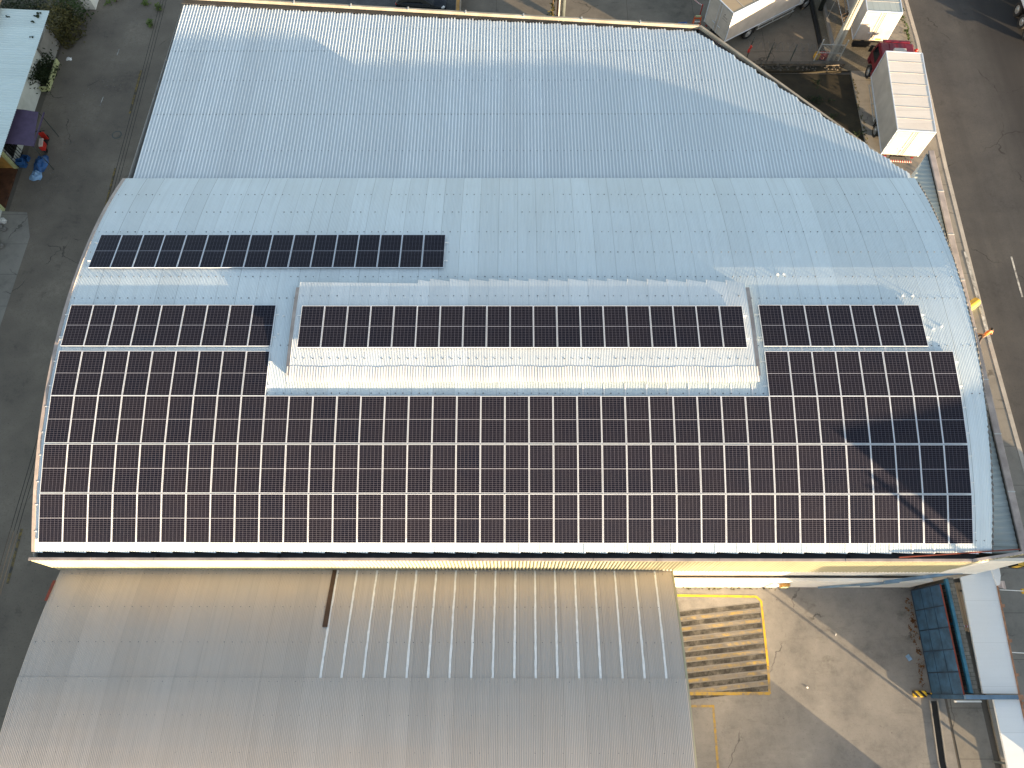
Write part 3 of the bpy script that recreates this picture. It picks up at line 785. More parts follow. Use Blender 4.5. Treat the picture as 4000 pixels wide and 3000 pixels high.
dk_ = thing('timber_boards', 'brown timber boards lying on the pavement between wall and canopy', 'boards', (0, 0, 0))
for i in range(9):
    MB().box(45.75+.19*i, 45.75+.19*i+.17, -3.1-.04*i, -.75, .01, .05+.004*(i % 3)).build('board', M['timber'], dk_)
br_ = MB().bar((45.4, -2.85, .35), (47.4, -3.2, .35), .1, .1); br_.box(45.4, 45.5, -2.95, -2.85, 0, .35).box(47.25, 47.35, -3.22, -3.12, 0, .35)
tag(br_.build('barrier_bar', M['stripe_rw']), 'red and white barrier bar low beside the block wall', 'barrier')
bk = thing('bicycle_parts', 'rusty orange scrap frame leaning in the corner behind the block wall', 'scrap', (45.45, -1.0, 0))
MB().path([(0,0,.1),(.1,-.1,.9),(.25,0,.9),(.2,.1,.3),(0,0,.1)], .03, 6).build('tube_frame', M['orange'], bk)
rg = MB()
for i in range(14):
    t0, t1 = 2*pi*i/14, 2*pi*(i+1)/14; rg.tube((.3*math.cos(t0), .12, .4+.3*math.sin(t0)), (.3*math.cos(t1), .12, .4+.3*math.sin(t1)), .03, .03, 6)
rg.build('ring', M['rust'], bk)
# corner signs
sg = thing('box_sign', 'yellow box sign with black frame sticking out at the building corner', 'sign', (47.0, -.52, 5.0), -.15)
MB().box(0, .34, -.12, .12, -.05, .62).build('face', M['yellow_plastic'], sg); MB().box(-.03, 0, -.14, .14, -.08, .65).box(.34, .37, -.14, .14, -.08, .65).box(-.03, .37, -.14, .14, -.08, -.05).box(0, .34, -.14, -.122, -.05, 0).box(0,.34,-.14,-.122,.57,.62).build('frame', M['dark'], sg)
MB().bar((-.75, .1, .3), (0, 0, .3), .05, .05).build('bracket', M['steel_grey'], sg)
sg = thing('hanging_sign', 'bright white tapering sign panel hanging past the end of the canopy', 'sign', (46.5, -.62, 4.3))
MB().prism([(-.05,.2),(.38,.2),(.34,-.35),(.2,-.78),(.02,-.85),(-.05,-.4)], 0, .06).build('panel', M['white_plastic'], sg, bevel=.02)
MB().bar((-.3, .15, .03), (0, .1, .03), .05, .05).build('bracket', M['steel_grey'], sg)
g = [[(.06*i, .1*math.sin(0)-.0, .02*math.sin(i*1.6)) for i in range(9)], [(.06*i, -.28-.02*i, .02*math.sin(i*1.6)) for i in range(9)]]
o = MB().grid(g); o = o.build('roof_offcut', M['pink_sheet'], None, loc=(47.35, -1.05, 3.0)); tag(o, 'pinkish corrugated offcut poking out from under the canopy edge', 'sheet')

# ------------------------------------------------------------------ vehicles
def wheel(parent, x, y, r, wd, side, rim, dual=False):
    wp = thing_part('wheel', parent, (x, y, r))
    t = MB(); n = 22
    prof = [(-wd/2, r*.62), (-wd/2, r*.93), (-wd/2+.04, r), (wd/2-.04, r), (wd/2, r*.93), (wd/2, r*.62)]
    rows = []
    for k in range(n+1):
        a = 2*pi*k/n; rows.append([(px, pr*math.cos(a), pr*math.sin(a)) for px, pr in prof])
    t.grid(rows).build('tyre', M['rubber'], wp, smooth=False)
    h = MB(); xo = side*(wd/2-.03)
    h.tube((xo-.02*side, 0, 0), (xo, 0, 0), r*.63, r*.6, 20); h.tube((xo, 0, 0), (xo+.05*side, 0, 0), r*.3, r*.2, 14)
    for k in range(8):
        a = 2*pi*k/8; h.tube((xo, r*.45*math.cos(a), r*.45*math.sin(a)), (xo+.03*side, r*.45*math.cos(a), r*.45*math.sin(a)), .03, .025, 6)
    h.build('rim', rim, wp)
    return wp
def thing_part(name, parent, loc):
    # a part that has pieces of its own: its mesh is the hub, the pieces are its children
    m = MB().tube((-.08, 0, 0), (.08, 0, 0), .08, .08, 10).build(name, M['chassis'], parent); m.location = loc; return m
def make_truck(label, loc, rz, cab, roof, L=7.1, W=2.5, H=3.55, group=None, rim='rim', marks=False, cab_on=True, extra_roof_box=True, cat='truck', name='box_truck'):
    t = thing(name, label, cat, loc, rz, group); h = W/2; z0 = 1.02
    body = MB().box(-h, h, 0, L, z0, H-.04)
    body.build('cargo_box', M['box_white'], t)
    MB().box(-h+.02, h-.02, .02, L-.02, H-.039, H-.005).build('box_roof', roof, t)
    tr = MB()
    for x in (-h, h): tr.bar((x, 0, H-.02), (x, L, H-.02), .06, .06); tr.bar((x, 0, z0+.04), (x, L, z0+.04), .05, .1); tr.bar((x, -.005, z0), (x, -.005, H), .06, .06); tr.bar((x, L, z0), (x, L, H), .06, .06)
    for y in (0, L): tr.bar((-h, y, H-.02), (h, y, H-.02), .06, .06)
    tr.build('corner_trim', M['alu'], t)
    rb = MB(); k = 1
    while k*1.02 < L-.3: rb.box(-h+.05, h-.05, k*1.02-.02, k*1.02+.02, H-.004, H+.008); k += 1
    rb.build('roof_ribs', M['box_white'], t)
    for s in (-1, 1):
        d = MB().box(min(.02*s, (h-.06)*s), max(.02*s, (h-.06)*s), -.045, -.004, z0+.08, H-.1).build('rear_door', M['box_white'], t)
        MB().tube((.16*s, -.065, z0+.03), (.16*s, -.065, H-.06), .013, .013, 8).box(min(.14*s, .44*s), max(.14*s, .44*s), -.08, -.05, 1.7, 1.74).build('lock_rod', M['alu'], d)
        hg = MB()
        for zz in (1.35, 1.9, 2.6, 3.2): hg.box(min((h-.2)*s, h*s), max((h-.2)*s, h*s), -.06, -.045, zz-.025, zz+.025)
        hg.build('hinge', M['galv'], d)
        if marks and s == 1:
            pass
    ch = MB().box(-.45, -.33, .1, L+1.4, .62, .98).box(.33, .45, .1, L+1.4, .62, .98)
    for y in (.4, 1.2, 3.2, 4.6, 6.0): ch.box(-.9, .9, y-.06, y+.06, .9, 1.02)
    ch.tube((-.9, 2.1, .5), (.9, 2.1, .5), .07, .07, 8)
    ch.box(-1.0, -.55, 4.6, 5.6, .5, .95)
    ch.build('chassis', M['chassis'], t)
    MB().box(-1.1, 1.1, -.1, .02, .42, .52).build('bumper', M['stripe_rw'] if cab_on else M['dark'], t)
    MB().box(-.5, .5, .03, .15, .4, .8).build('bumper_bracket', M['chassis'], t)
    for s in (-1, 1): MB().box(min(.84*s, 1.02*s), max(.84*s, 1.02*s), -.04, .02, .82, .9).build('tail_light', M['tail'], t)
    for s in (-1, 1):
        sg = MB()
        for zz in (.5, .8): sg.bar((s*(h-.06), 3.35, zz), (s*(h-.06), L-.2, zz), .04, .07)
        for y in (3.5, 4.9, L-.4): sg.bar((s*(h-.06), y, .45), (s*(h-.1), y, 1.02), .05, .05)
        sg.build('side_guard', M['galv'], t)
        wheel(t, s*(h-.3), 2.55, .5, .5, s, M[rim])
        MB().box(min((h-.5)*s, (h-.05)*s), max((h-.5)*s, (h-.05)*s), 3.1, 3.14, .3, 1.0).build('mud_flap', M['rubber'], t)
    if cab_on:
        y0 = L+.18
        prof = [(y0, .75), (y0+.45, .75), (y0+.5, 1.15), (y0+1.35, 1.15), (y0+1.45, .7), (y0+2.0, .62), (y0+2.05, 1.35), (y0+1.72, 2.5), (y0+1.45, 2.72), (y0+.1, 2.76), (y0, 2.66)]
        MB().xprism(prof, -1.16, 1.16).build('cab', cab, t, bevel=.07)
        MB().face([(-1.02, y0+2.045, 1.46), (1.02, y0+2.045, 1.46), (.98, y0+1.76, 2.42), (-.98, y0+1.76, 2.42)]).build('windscreen', M['glass'], t)
        for s in (-1, 1):
            x = 1.166*s
            MB().face([(x, y0+.55, 1.6), (x, y0+1.75, 1.6), (x, y0+1.5, 2.38), (x, y0+.55, 2.42)]).build('side_window', M['glass'], t)
            mr = MB().box(min(1.28*s, 1.5*s), max(1.28*s, 1.5*s), y0+1.75, y0+1.83, 1.55, 2.1).build('mirror', M['chassis'], t)
            MB().bar((1.1*s, y0+1.78, 2.05), (1.4*s, y0+1.8, 2.05), .03, .03).build('arm', M['chassis'], mr)
            MB().box(min(.65*s, 1.05*s), max(.65*s, 1.05*s), y0+2.02, y0+2.07, .85, 1.05).build('headlight', M['lamp_glass'], t)
            wheel(t, s*(h-.25), y0+.92, .5, .3, s, M[rim])
        MB().box(-.95, .95, y0+1.5, y0+1.72, 2.66, 2.74).build('sun_visor', cab, t, bevel=.02)
        sm = MB()
        for x in (-.55, .0, .55): sm.box(x-.02, x+.02, y0+.12, y0+1.42, 2.758, 2.78)
        sm.build('roof_seams', cab, t)
        if extra_roof_box: MB().box(-.42, .42, y0+.02, y0+.62, 2.77, 3.05).build('roof_unit', M['box_white'], t, bevel=.04)
    return t
tr1 = make_truck('box truck with dark red cab and white cargo box parked on the pavement', (49.16, 28.15, .12), rad(-4.8), M['red_cab'], M['roof_white'], L=7.05, H=3.42)
rl = MB().bar((1.16, 9.0, 1.9), (1.75, 8.95, 1.95), .03, .03); rl.build('lamp_arm', M['chassis'], tr1)
MB().ball((1.8, 8.95, 1.95), .13, 10, 6).build('marker_ball', M['red'], tr1, smooth=True)
tr2 = make_truck('white box truck with brown box roof parked at an angle in the north yard', (37.52, 40.0, 0), rad(-57.8), M['white_cab'], M['roof_brown'], L=7.3, extra_roof_box=False)
# scribble of lettering on its rear door: a crest over two short lines
sc = MB(); random.seed(3)
for row, (z0, hh, n) in enumerate(((2.70, .10, 5), (2.52, .05, 9))):
    x = .42
    for k in range(n):
        wl_ = .07 if row == 0 else .045
        sc.bar((x, -.052, z0), (x+wl_*.3, -.052, z0+hh), .006, .012); sc.bar((x+wl_*.3, -.052, z0+hh), (x+wl_*.8, -.052, z0+.02), .006, .012)
        x += wl_*1.35
sc.tube((.55, -.05, 2.93), (.55, -.054, 2.93), .05, .05, 12); sc.build('door_lettering', M['dark'], tr2)
tl = make_truck('white box trailer with paired rear doors parked behind the concrete pole', (49.08, 38.95, .12), rad(-4.2), M['white_cab'], M['roof_grey'], L=9.0, cab_on=False, cat='trailer', name='box_trailer')
MB().box(-1.2, 1.2, -.14, -.02, .62, .95).build('dock_bumper', M['dark'], tl)
MB().box(.35, .75, -.052, -.046, 1.12, 1.24).build('yellow_plate', M['yellow_line'], tl); MB().box(.35, .8, -.052, -.046, 2.7, 2.95).box(.5, .95, -.052, -.046, 3.1, 3.3).build('door_sticker', M['white_plastic'], tl)
# semi trailer on the road
st = thing('semi_trailer', 'semi-trailer with three chrome wheels cut off at the upper right corner on the road', 'trailer', (62.9, 39.0, 0), 0)
MB().box(-1.3, 1.3, 0, 13, 1.3, 3.9).build('box', M['white_paint'], st); MB().box(-1.32, 1.32, -.02, 13, 1.15, 1.3).build('side_rail', M['alu'], st)
MB().box(-.6, .6, .2, 12, .8, 1.14).build('chassis', M['chassis'], st); MB().box(-1.2, 1.2, -.1, 0, .5, .65).build('bumper', M['stripe_rw'], st)
for s in (-1, 1):
    for y in (1.25, 2.55, 3.85): wheel(st, s*1.08, y, .52, .42, s, M['rim'])
    MB().box(min(1.0*s, 1.3*s), max(1.0*s, 1.3*s), .5, 4.5, 1.08, 1.14).build('mudguard', M['chassis'], st)
# dark car
cr = thing('parked_car', 'dark blue-black hatchback parked on the grey brick pavers behind the roof', 'car', (14.95, 43.75, 0), rad(-94))
sec = [(-1.98,.62,.42,.80),(-1.9,.78,.34,.98),(-1.2,.84,.28,1.0),(.6,.85,.28,.98),(1.3,.83,.3,.92),(1.75,.76,.34,.82),(1.98,.6,.42,.68)]
rows = []
for y, hw, zb, zt in sec:
    rows.append([(-hw*.9, y, zb), (-hw, y, zb+.15), (-hw, y, (zb+zt)/2+.05), (-hw*.93, y, zt-.05), (-hw*.8, y, zt), (0, y, zt+.03), (hw*.8, y, zt), (hw*.93, y, zt-.05), (hw, y, (zb+zt)/2+.05), (hw, y, zb+.15), (hw*.9, y, zb)])
bmx = MB().grid(rows); bmx.face([rows[0][i] for i in range(11)][::-1]); bmx.face([rows[-1][i] for i in range(11)])
bmx.build('body', M['car'], cr, smooth=True)
cabs = [(-1.9,.70,.97),(-1.55,.66,1.38),(-.9,.64,1.48),(.0,.64,1.47),(.35,.66,1.40),(1.05,.74,.96)]
g = []
for y, hw, zt in cabs: g.append([(-hw-.1*(1.48-zt)-.06, y, .95), (-hw, y, zt-.03), (-hw*.8, y, zt), (hw*.8, y, zt), (hw, y, zt-.03), (hw+.1*(1.48-zt)+.06, y, .95)])
MB().grid(g).build('greenhouse', M['glass'], cr, smooth=True)
MB().grid([[(-.58, y, z+.012), (0, y, z+.03), (.58, y, z+.012)] for y, z in ((-1.6,1.34),(-.9,1.49),(0,1.48),(.36,1.40))]).build('roof', M['car'], cr, smooth=True)
for s in (-1, 1):
    MB().ball((.62*s, 1.72, .70), (.17, .2, .1), 10, 6).build('headlight', M['lamp_glass'], cr, smooth=True)
    MB().ball((.62*s, -1.88, .82), (.15, .1, .1), 10, 6).build('tail_light', M['red'], cr, smooth=True)
    MB().ball((.93*s, .75, .98), (.1, .07, .07), 8, 5).build('mirror', M['car'], cr, smooth=True)
    for y in (-1.25, 1.25): wheel(cr, s*.74, y, .31, .2, s, M['rim'])

# ------------------------------------------------------------------ north yard furniture
def leaves(mb, c, r, n, s, flat=.5):
    c = Vector(c)
    cl = [Vector((random.gauss(0, .45)*r[0], random.gauss(0, .45)*r[1], random.uniform(-.7, .9)*r[2])) for _ in range(max(4, n//40))]
    for _ in range(n):
        q = random.choice(cl); k = .34
        pnt = c + q + Vector((random.gauss(0, k)*r[0]*.7, random.gauss(0, k)*r[1]*.7, random.gauss(0, k)*r[2]*.6))
        if pnt.z < .03: pnt.z = .03 + random.random()*.1
        a = Vector((random.uniform(-1,1), random.uniform(-1,1), random.uniform(-flat, flat))).normalized(); b = a.cross(Vector((random.uniform(-.5,.5), random.uniform(-.5,.5), 1))).normalized()
        l = s*random.uniform(.6, 1.3); mb.face([pnt-a*l, pnt-b*l*.45, pnt+a*l, pnt+b*l*.45])
def shrub(name, label, cat, loc, r, n, s, mat, stems=5, group=None):
    random.seed(hash(label) % 1000 if False else int(abs(loc[0]*37+loc[1]*91)))
    t = thing(name, label, cat, loc, 0, group)
    m = MB(); leaves(m, (0, 0, r[2]*.75), r, n, s); m.build('foliage', mat, t)
    k = MB()
    for i in range(stems):
        a = random.uniform(0, 2*pi); k.tube((.05*math.cos(a), .05*math.sin(a), 0), (r[0]*.5*math.cos(a), r[1]*.5*math.sin(a), r[2]*random.uniform(.7, 1.2)), .035, .012, 6)
    k.build('stems', M['bark'], t)
    return t
m = MB(); random.seed(5)
for _ in range(34): leaves(m, (random.uniform(43.95, 44.35), random.uniform(-6.3, -1.5), .03), (.1, .22, .02), random.randint(3, 16), .05, .1)
tag(m.build('leaf_litter', M['litter']), 'strip of dry brown leaves along the foot of the blue gate', 'leaf litter', kind='stuff')
lw = thing('divider_wall', 'low beige wall with yellow stained top between the pavers and the north yard', 'wall')
MB().box(17.68, 18.02, 34.8, 60, 0, .9).build('wall', M['grey_wall'], lw); MB().box(17.72, 17.98, 34.8, 60, .903, .96).build('coping', M['ochre'], lw)
up_ = thing('lamp_post', 'round grey steel pole rising behind the rear gutter', 'pole', (26.05, 42.3, 0))
MB().tube((0,0,0), (0,0,10.5), .17, .13, 16).build('pole', M['steel_grey'], up_, smooth=True); MB().box(-.25, .25, -.25, .25, 0, .05).build('base_plate', M['steel_dark'], up_)
MB().box(-.35,-.27,-.05,.05,0,6).build('conduit', M['galv'], up_)
tag(MB().tube((25.62, 42.6, 0), (25.62, 42.6, 3.6), .045, .045, 8).build('red_pipe', M['red_oxide']), 'thin dark red pipe standing between the vine and the grey pole', 'pipe')
vn = thing('vine', 'leafy vine climbing a thin post left of the grey pole', 'vine', (25.25, 42.6, 0))
MB().tube((0,0,0), (0,0,4.2), .05, .05, 8).build('post', M['bark'], vn)
m = MB()
for zz in [.2+.28*i for i in range(14)]: leaves(m, (random.uniform(-.05,.05), random.uniform(-.05,.05), zz), (.22+.1*(zz > 2), .22+.1*(zz > 2), .2), 26, .1)
m.build('leaves', M['leaf_olive'], vn)
bt = thing('blue_tub', 'crumpled blue plastic tub just behind the rear gutter', 'tub', (35.35, 41.35, 0), .1)
MB().box(-.34, .34, -.22, .22, 0, .04).box(-.34, -.31, -.22, .22, .04, .5).box(.31, .34, -.22, .22, .04, .5).box(-.31, .31, -.22, -.19, .04, .5).box(-.31, .31, .19, .22, .04, .5).build('tub', M['blue'], bt)
m = MB(); 
for _ in range(9): m.ball((random.uniform(-.25,.25), random.uniform(-.15,.15), .38), (.1,.09,.09), 7, 5, jit=.3)
m.build('wrapped_bundle', M['pale_tarp'], bt)
ba = thing('barricade', 'small orange folding barricade beside the white truck bumper', 'barricade', (36.45, 41.55, 0), 0)
for s in (-1, 1): MB().bar((.27*s, -.22, 0), (.25*s, .05, 1.0), .05, .05).bar((.27*s, .3, 0), (.25*s, .05, 1.0), .05, .05).build('leg', M['orange'], ba)
for zz, mm in ((.35, 'orange'), (.6, 'white_paint'), (.85, 'orange')): MB().box(-.27, .27, -.2+.26*zz-.02, -.2+.26*zz+.02, zz-.05, zz+.05).build('slat', M[mm], ba)
MB().box(-.2, .2, .0, .1, .98, 1.06).build('top', M['pale_yellow'], ba)
cb = thing('barrier_chain', 'red and white plastic chain hung across the dark part of the north yard', 'chain')
m = MB(); mw = MB(); P0, P1 = Vector((35.9, 44.9, .9)), Vector((36.95, 42.95, .85))
for k in range(26):
    a, b = P0.lerp(P1, k/26), P0.lerp(P1, (k+.85)/26); a.z -= .25*math.sin(pi*k/26); b.z -= .25*math.sin(pi*(k+.85)/26)
    (m if k % 2 else mw).tube(a, b, .035, .035, 6)
m.build('red_links', M['red'], cb); mw.build('white_links', M['white_plastic'], cb)
MB().tube((36.95, 42.95, 0), (36.95, 42.95, .95), .04, .04, 8).tube((35.9, 44.9, 0), (35.9, 44.9, .95), .04, .04, 8).build('post', M['red'], cb)
# low retaining wall, fence posts, gate leaf
lw = thing('retaining_wall', 'rough low wall at the edge of the dark pit below the fence posts', 'wall')
MB().box(38.2, 47.3, 37.35, 37.62, 0, .42).build('wall', M['dirt'], lw); MB().box(38.2, 47.0, 36.85, 37.34, 0, .2).build('footing', M['soil'], lw)
m = MB()
for _ in range(150): m.ball((random.uniform(38.3, 47.2), random.uniform(36.9, 37.55), random.choice((.2, .2, .42))), (random.uniform(.04,.12), random.uniform(.04,.1), random.uniform(.03,.07)), 7, 4, jit=.3)
m.build('rubble', M['dirt'], lw)
for (x, y, h), lb in zip(((40.1, 38.45, 1.55), (41.42, 37.75, 1.6), (43.15, 37.64, 1.6)), ('leftmost dark fence post, wrapped in red rag', 'middle thin dark fence post above the retaining wall', 'rightmost thin dark fence post, nearest the gate leaf')):
    o = thing('fence_post', lb, 'post', (x, y, 0), 0, 'fence posts along the retaining wall')
    MB().bar((0,0,0), (.02,.03,h), .06, .06).build('post', M['steel_dark'], o); MB().bar((.02,.03,h), (.12,.2,h+.16), .05, .05).build('angled_tip', M['steel_dark'], o)
    if h < 1.58:
        m = MB()
        for k in range(7): m.ball((random.uniform(-.05,.05), random.uniform(-.05,.05), .5+.1*k), (.09,.08,.09), 7, 5, jit=.3)
        m.build('rag', M['red'], o)
def coil(name, label, P0, P1, r, turns, mat, grp=None):
    m = MB(); P0, P1 = Vector(P0), Vector(P1); d = (P1-P0).normalized(); a = d.orthogonal().normalized(); b = d.cross(a); pts = []
    nn = turns*12
    for k in range(nn+1):
        t = k/nn; an = 2*pi*turns*t; rr = r*random.uniform(.85, 1.15); pts.append(P0.lerp(P1, t) + a*rr*math.cos(an) + b*rr*math.sin(an))
    m.path(pts, .011, 4); return tag(m.build(name, mat), label, 'barbed wire', grp)
coil('barbed_wire', 'loose coils of barbed wire strung between the fence posts', (39.8, 38.5, 1.2), (45.0, 37.7, 1.5), .28, 11, M['wire'])
coil('barbed_wire', 'dense rusty coils of barbed wire on top of the chain link fence', (46.95, 45.5, 2.45), (46.85, 38.6, 2.4), .34, 24, M['rustwire'])
gl = thing('gate_leaf', 'galvanised wire gate leaf standing in front of the concrete pole', 'gate', (45.0, 37.75, 0), rad(-2.5))
for x in (0, 1.8): MB().tube((x, 0, 0), (x, 0, 2.3), .045, .045, 8).build('post', M['galv'], gl)
for zz in (.25, 1.1, 1.85): MB().tube((0, 0, zz), (1.8, 0, zz), .022, .022, 8).build('rail', M['galv'], gl)
m = MB()
for k in range(1, 18): m.tube((k*.1, .02, .1), (k*.1, .02, 1.85+.06*math.sin(k)), .012, .012, 5)
m.build('mesh_bars', M['galv'], gl)
for (x, y, mm, lb) in ((45.35, 38.35, 'yellow_plastic', 'yellow plastic crate behind the gate leaf'), (45.75, 38.35, 'red', 'left of two red crates behind the gate leaf'), (46.1, 38.3, 'red', 'right of two red crates behind the gate leaf, nearest the pole')):
    o = MB()
    o.box(-.15, .15, -.18, .18, 0, .04); o.box(-.15, -.13, -.18, .18, .04, .5).box(.13, .15, -.18, .18, .04, .5).box(-.13, .13, -.18, -.16, .04, .5).box(-.13, .13, .16, .18, .04, .5)
    tag(o.build('crate', M[mm], None, loc=(x, y, 0)), lb, 'crate', 'crates behind the gate leaf')
cpole = thing('utility_pole', 'thick pale concrete utility pole leaning up past the trailer', 'pole', (46.3, 37.95, 0), 0, None, (rad(1.2), rad(-1.0), 0))
m = MB(); rows = []
m.prism([(-.24,-.17),(.24,-.17),(.24,.17),(-.24,.17)], 0, .3)
mm_ = MB().grid([[(s*(.235-.0075*z)+ .0, t*(.165-.005*z), z) for s, t in ((-1,-1),(1,-1),(1,1),(-1,1),(-1,-1))] for z in (0, 3, 6, 9.5, 12)])
mm_.build('pole', M['concrete_pole'], cpole); MB().box(-.055, .055, -.185, -.164, .3, 8).build('groove', M['grey_wall'], cpole)
ca = MB().bar((-.9, -.2, 6.35), (1.6, -.2, 6.35), .1, .12).bar((-.9, .22, 6.35), (1.6, .22, 6.35), .1, .12)
for x in (-.8, .4, 1.5): ca.bar((x, -.25, 6.42), (x, .27, 6.42), .06, .05)
ca.build('cross_arm', M['rust'], cpole)
MB().tube((1.0, 0, 6.45), (1.0, 0, 7.2), .27, .27, 16).build('transformer', M['steel_dark'], cpole)
MB().tube((-.2, -.22, .2), (-.2, -.22, 6), .03, .03, 6).build('conduit', M['galv'], cpole)
tag(MB().tube((46.45, 43.35, 0), (46.3, 43.3, 9), .17, .13, 14).build('steel_pole', M['steel_dark'], smooth=True), 'dark green steel pole leaning above the white truck front wheel', 'pole')
fn = thing('chain_link_fence', 'chain link fence on a low plinth between the white truck and the trailer', 'fence', (46.75, 0, 0))
MB().box(-.12, .12, 39.3, 50, 0, .35).build('plinth', M['grey_wall'], fn)
for y in (39.4, 42.2, 45.0): MB().tube((0, y, .35), (0, y, 2.25), .03, .03, 8).build('post', M['galv'], fn)
MB().tube((0, 39.4, 2.2), (0, 48, 2.2), .02, .02, 6).build('top_rail', M['galv'], fn)
m = MB(); y = 39.4
while y < 46.5:
    m.tube((0, y, .36), (0, y+1.84, 2.2), .006, .006, 4, cap=False); m.tube((0, y+1.84, .36), (0, y, 2.2), .006, .006, 4, cap=False); y += .12
m.build('wire_mesh', M['wire'], fn)
tag(MB().box(45.75, 46.0, 38.6, 55, 0, .12).build('kerb_strip', M['dark']), 'dark drain strip along the right side of the north yard', 'drain')
MBx = MB()
for _ in range(170):
    pass
# pit vegetation
m = MB(); random.seed(21)
for _ in range(26): leaves(m, (random.uniform(41, 47.2), random.uniform(26.5, 36.4), .12), (.5, .45, .22), 45, .09)
tag(m.build('ground_cover', M['leaf_dark']), 'dark weeds and creeping plants covering the shaded pit', 'weeds', kind='stuff')
m = MB()
for y in [38.9+.33*i for i in range(20)]: leaves(m, (52.75+random.uniform(-.1,.1), y, .22), (.16, .25, .14), 24 if random.random() > .25 else 6, .09)
tag(m.build('verge_weeds', M['leaf']), 'green weeds growing along the kerb beside the trailer', 'weeds', kind='stuff')
m = MB()
for y in [24.2+.4*i for i in range(10)]: leaves(m, (51.3+random.uniform(-.1,.2), y, .2), (.14, .2, .1), 14, .08)
for x in [31+.35*i for i in range(18)]: leaves(m, (x, -1.1, .07), (.14, .06, .07), 10 if random.random() > .4 else 3, .06)
for y in [30+.4*i for i in range(16)]: leaves(m, (47.75+random.uniform(-.1,.1), y, .16), (.1, .2, .06), 12, .06)
tag(m.build('verge_weeds', M['leaf_olive']), 'sparse dry weeds along the foot of walls and pavement edges', 'weeds', kind='stuff')

# ------------------------------------------------------------------ person and yellow drum by the kerb
def skin_mesh(name, verts, edges, radii, mat, parent, sub=1, root=0):
    me = bpy.data.meshes.new(name+'_skel'); me.from_pydata(verts, edges, []); ob = bpy.data.objects.new(name+'_skel', me); col.objects.link(ob)
    md = ob.modifiers.new('s', 'SKIN'); sv = me.skin_vertices[0].data if me.skin_vertices else None
    if sv is None:
        ob.data.attributes; 
    for i, r in enumerate(radii):
        me.skin_vertices[0].data[i].radius = (r, r) if not hasattr(r, '__len__') else r
        me.skin_vertices[0].data[i].use_root = (i == root)
    ms = ob.modifiers.new('u', 'SUBSURF'); ms.levels = sub; ms.render_levels = sub
    dg = bpy.context.evaluated_depsgraph_get(); dg.update()
    nm = bpy.data.meshes.new_from_object(ob.evaluated_get(dg)); nm.materials.clear(); nm.materials.append(mat)
    nm.polygons.foreach_set('use_smooth', [True]*len(nm.polygons))
    bpy.data.objects.remove(ob)
    o = bpy.data.objects.new(name, nm); col.objects.link(o); o.parent = parent
    return o
def person(label, loc, rz):
    t = thing('person', label, 'person', loc, rz)
    V = [(0,0,.95),(0,.01,1.12),(0,.02,1.30),(0,.01,1.44),(0,.02,1.52),(0,.05,1.60),(0,.05,1.70)]; E = [(0,1),(1,2),(2,3),(3,4),(4,5),(5,6)]; Rr = [(.15,.11),(.13,.10),(.16,.11),(.12,.08),(.055,.055),(.085,.10),(.07,.085)]
    def add(p, par, r): V.append(p); E.append((par, len(V)-1)); Rr.append(r); return len(V)-1
    nose = add((0, .16, 1.615), 5, .018)
    for s in (-1, 1):
        e = add((s*.10, .03, 1.615), 5, .014)
        fw = .22*s
        hip = add((s*.1, 0, .88), 0, .09); kn = add((s*.11, .06+fw*.6, .5), hip, .06); an = add((s*.11, -.04+fw*1.1, .1), kn, .04); add((s*.12, .12+fw*1.1, .045), an, .035)
        shd = add((s*.19, .0, 1.40), 3, .06); el_ = add((s*.25, -.04-fw*.5, 1.12), shd, .042); wr = add((s*.25, .1-fw*.6, .88), el_, .028); pm = add((s*.25, .13-fw*.65, .81), wr, (.022, .036))
        for k in range(4):
            f1 = add((s*.25-.004*s, .105-fw*.65+.02*k, .755+.004*abs(k-1.5)), pm, .009); add((s*.25-.02*s, .11-fw*.65+.02*k, .715+.006*abs(k-1.5)), f1, .008)
        th = add((s*.245, .17-fw*.65, .785), pm, .010); add((s*.24, .185-fw*.65, .75), th, .008)
    skin_mesh('body', V, E, Rr, M['skin'], t)
    sv = [(0,0,.93),(0,.01,1.12),(0,.02,1.30),(0,.01,1.43)]; se = [(0,1),(1,2),(2,3)]; sr = [(.17,.13),(.155,.125),(.185,.135),(.12,.09)]
    for s in (-1, 1):
        sv.append((s*.19, 0, 1.40)); se.append((3, len(sv)-1)); sr.append(.08); sv.append((s*.235, -.02-.05*s, 1.22)); se.append((len(sv)-2, len(sv)-1)); sr.append(.062)
    skin_mesh('shirt', sv, se, sr, M['shirt'], t)
    pv = [(0,0,.96),(0,0,.90)]; pe = [(0,1)]; pr_ = [(.165,.125),(.16,.12)]
    for s in (-1, 1):
        fw = .22*s; b = len(pv)
        pv += [(s*.1,0,.82),(s*.11,.06+fw*.6,.5),(s*.11,-.04+fw*1.1,.12)]; pe += [(1,b),(b,b+1),(b+1,b+2)]; pr_ += [.105,.078,.062]
    skin_mesh('trousers', pv, pe, pr_, M['trousers'], t)
    MB().ball((0, .03, 1.66), (.10, .115, .10), 12, 6, half=True).build('hair', M['hair'], t, smooth=True)
    for s in (-1, 1): MB().ball((s*.12, .06+.24*s, .04), (.05, .14, .045), 10, 6).build('shoe', M['dark'], t, smooth=True)
    return t
person('person in an orange shirt walking on the pavement past the parapet', (51.75, 14.2, .12), rad(25))
yb = thing('drum', 'yellow half-round drum on the pavement edge past the parapet', 'drum', (51.95, 16.75, .12), rad(35))
m = MB(); nn = 14
g = [[(x, .26*math.cos(pi*k/nn), .52+.26*math.sin(pi*k/nn)-.26) for k in range(nn+1)] for x in (-.42, .42)]
m.grid(g); m.face(g[0]); m.face(g[1][::-1]); m.build('shell', M['yellow_plastic'], yb, smooth=False)
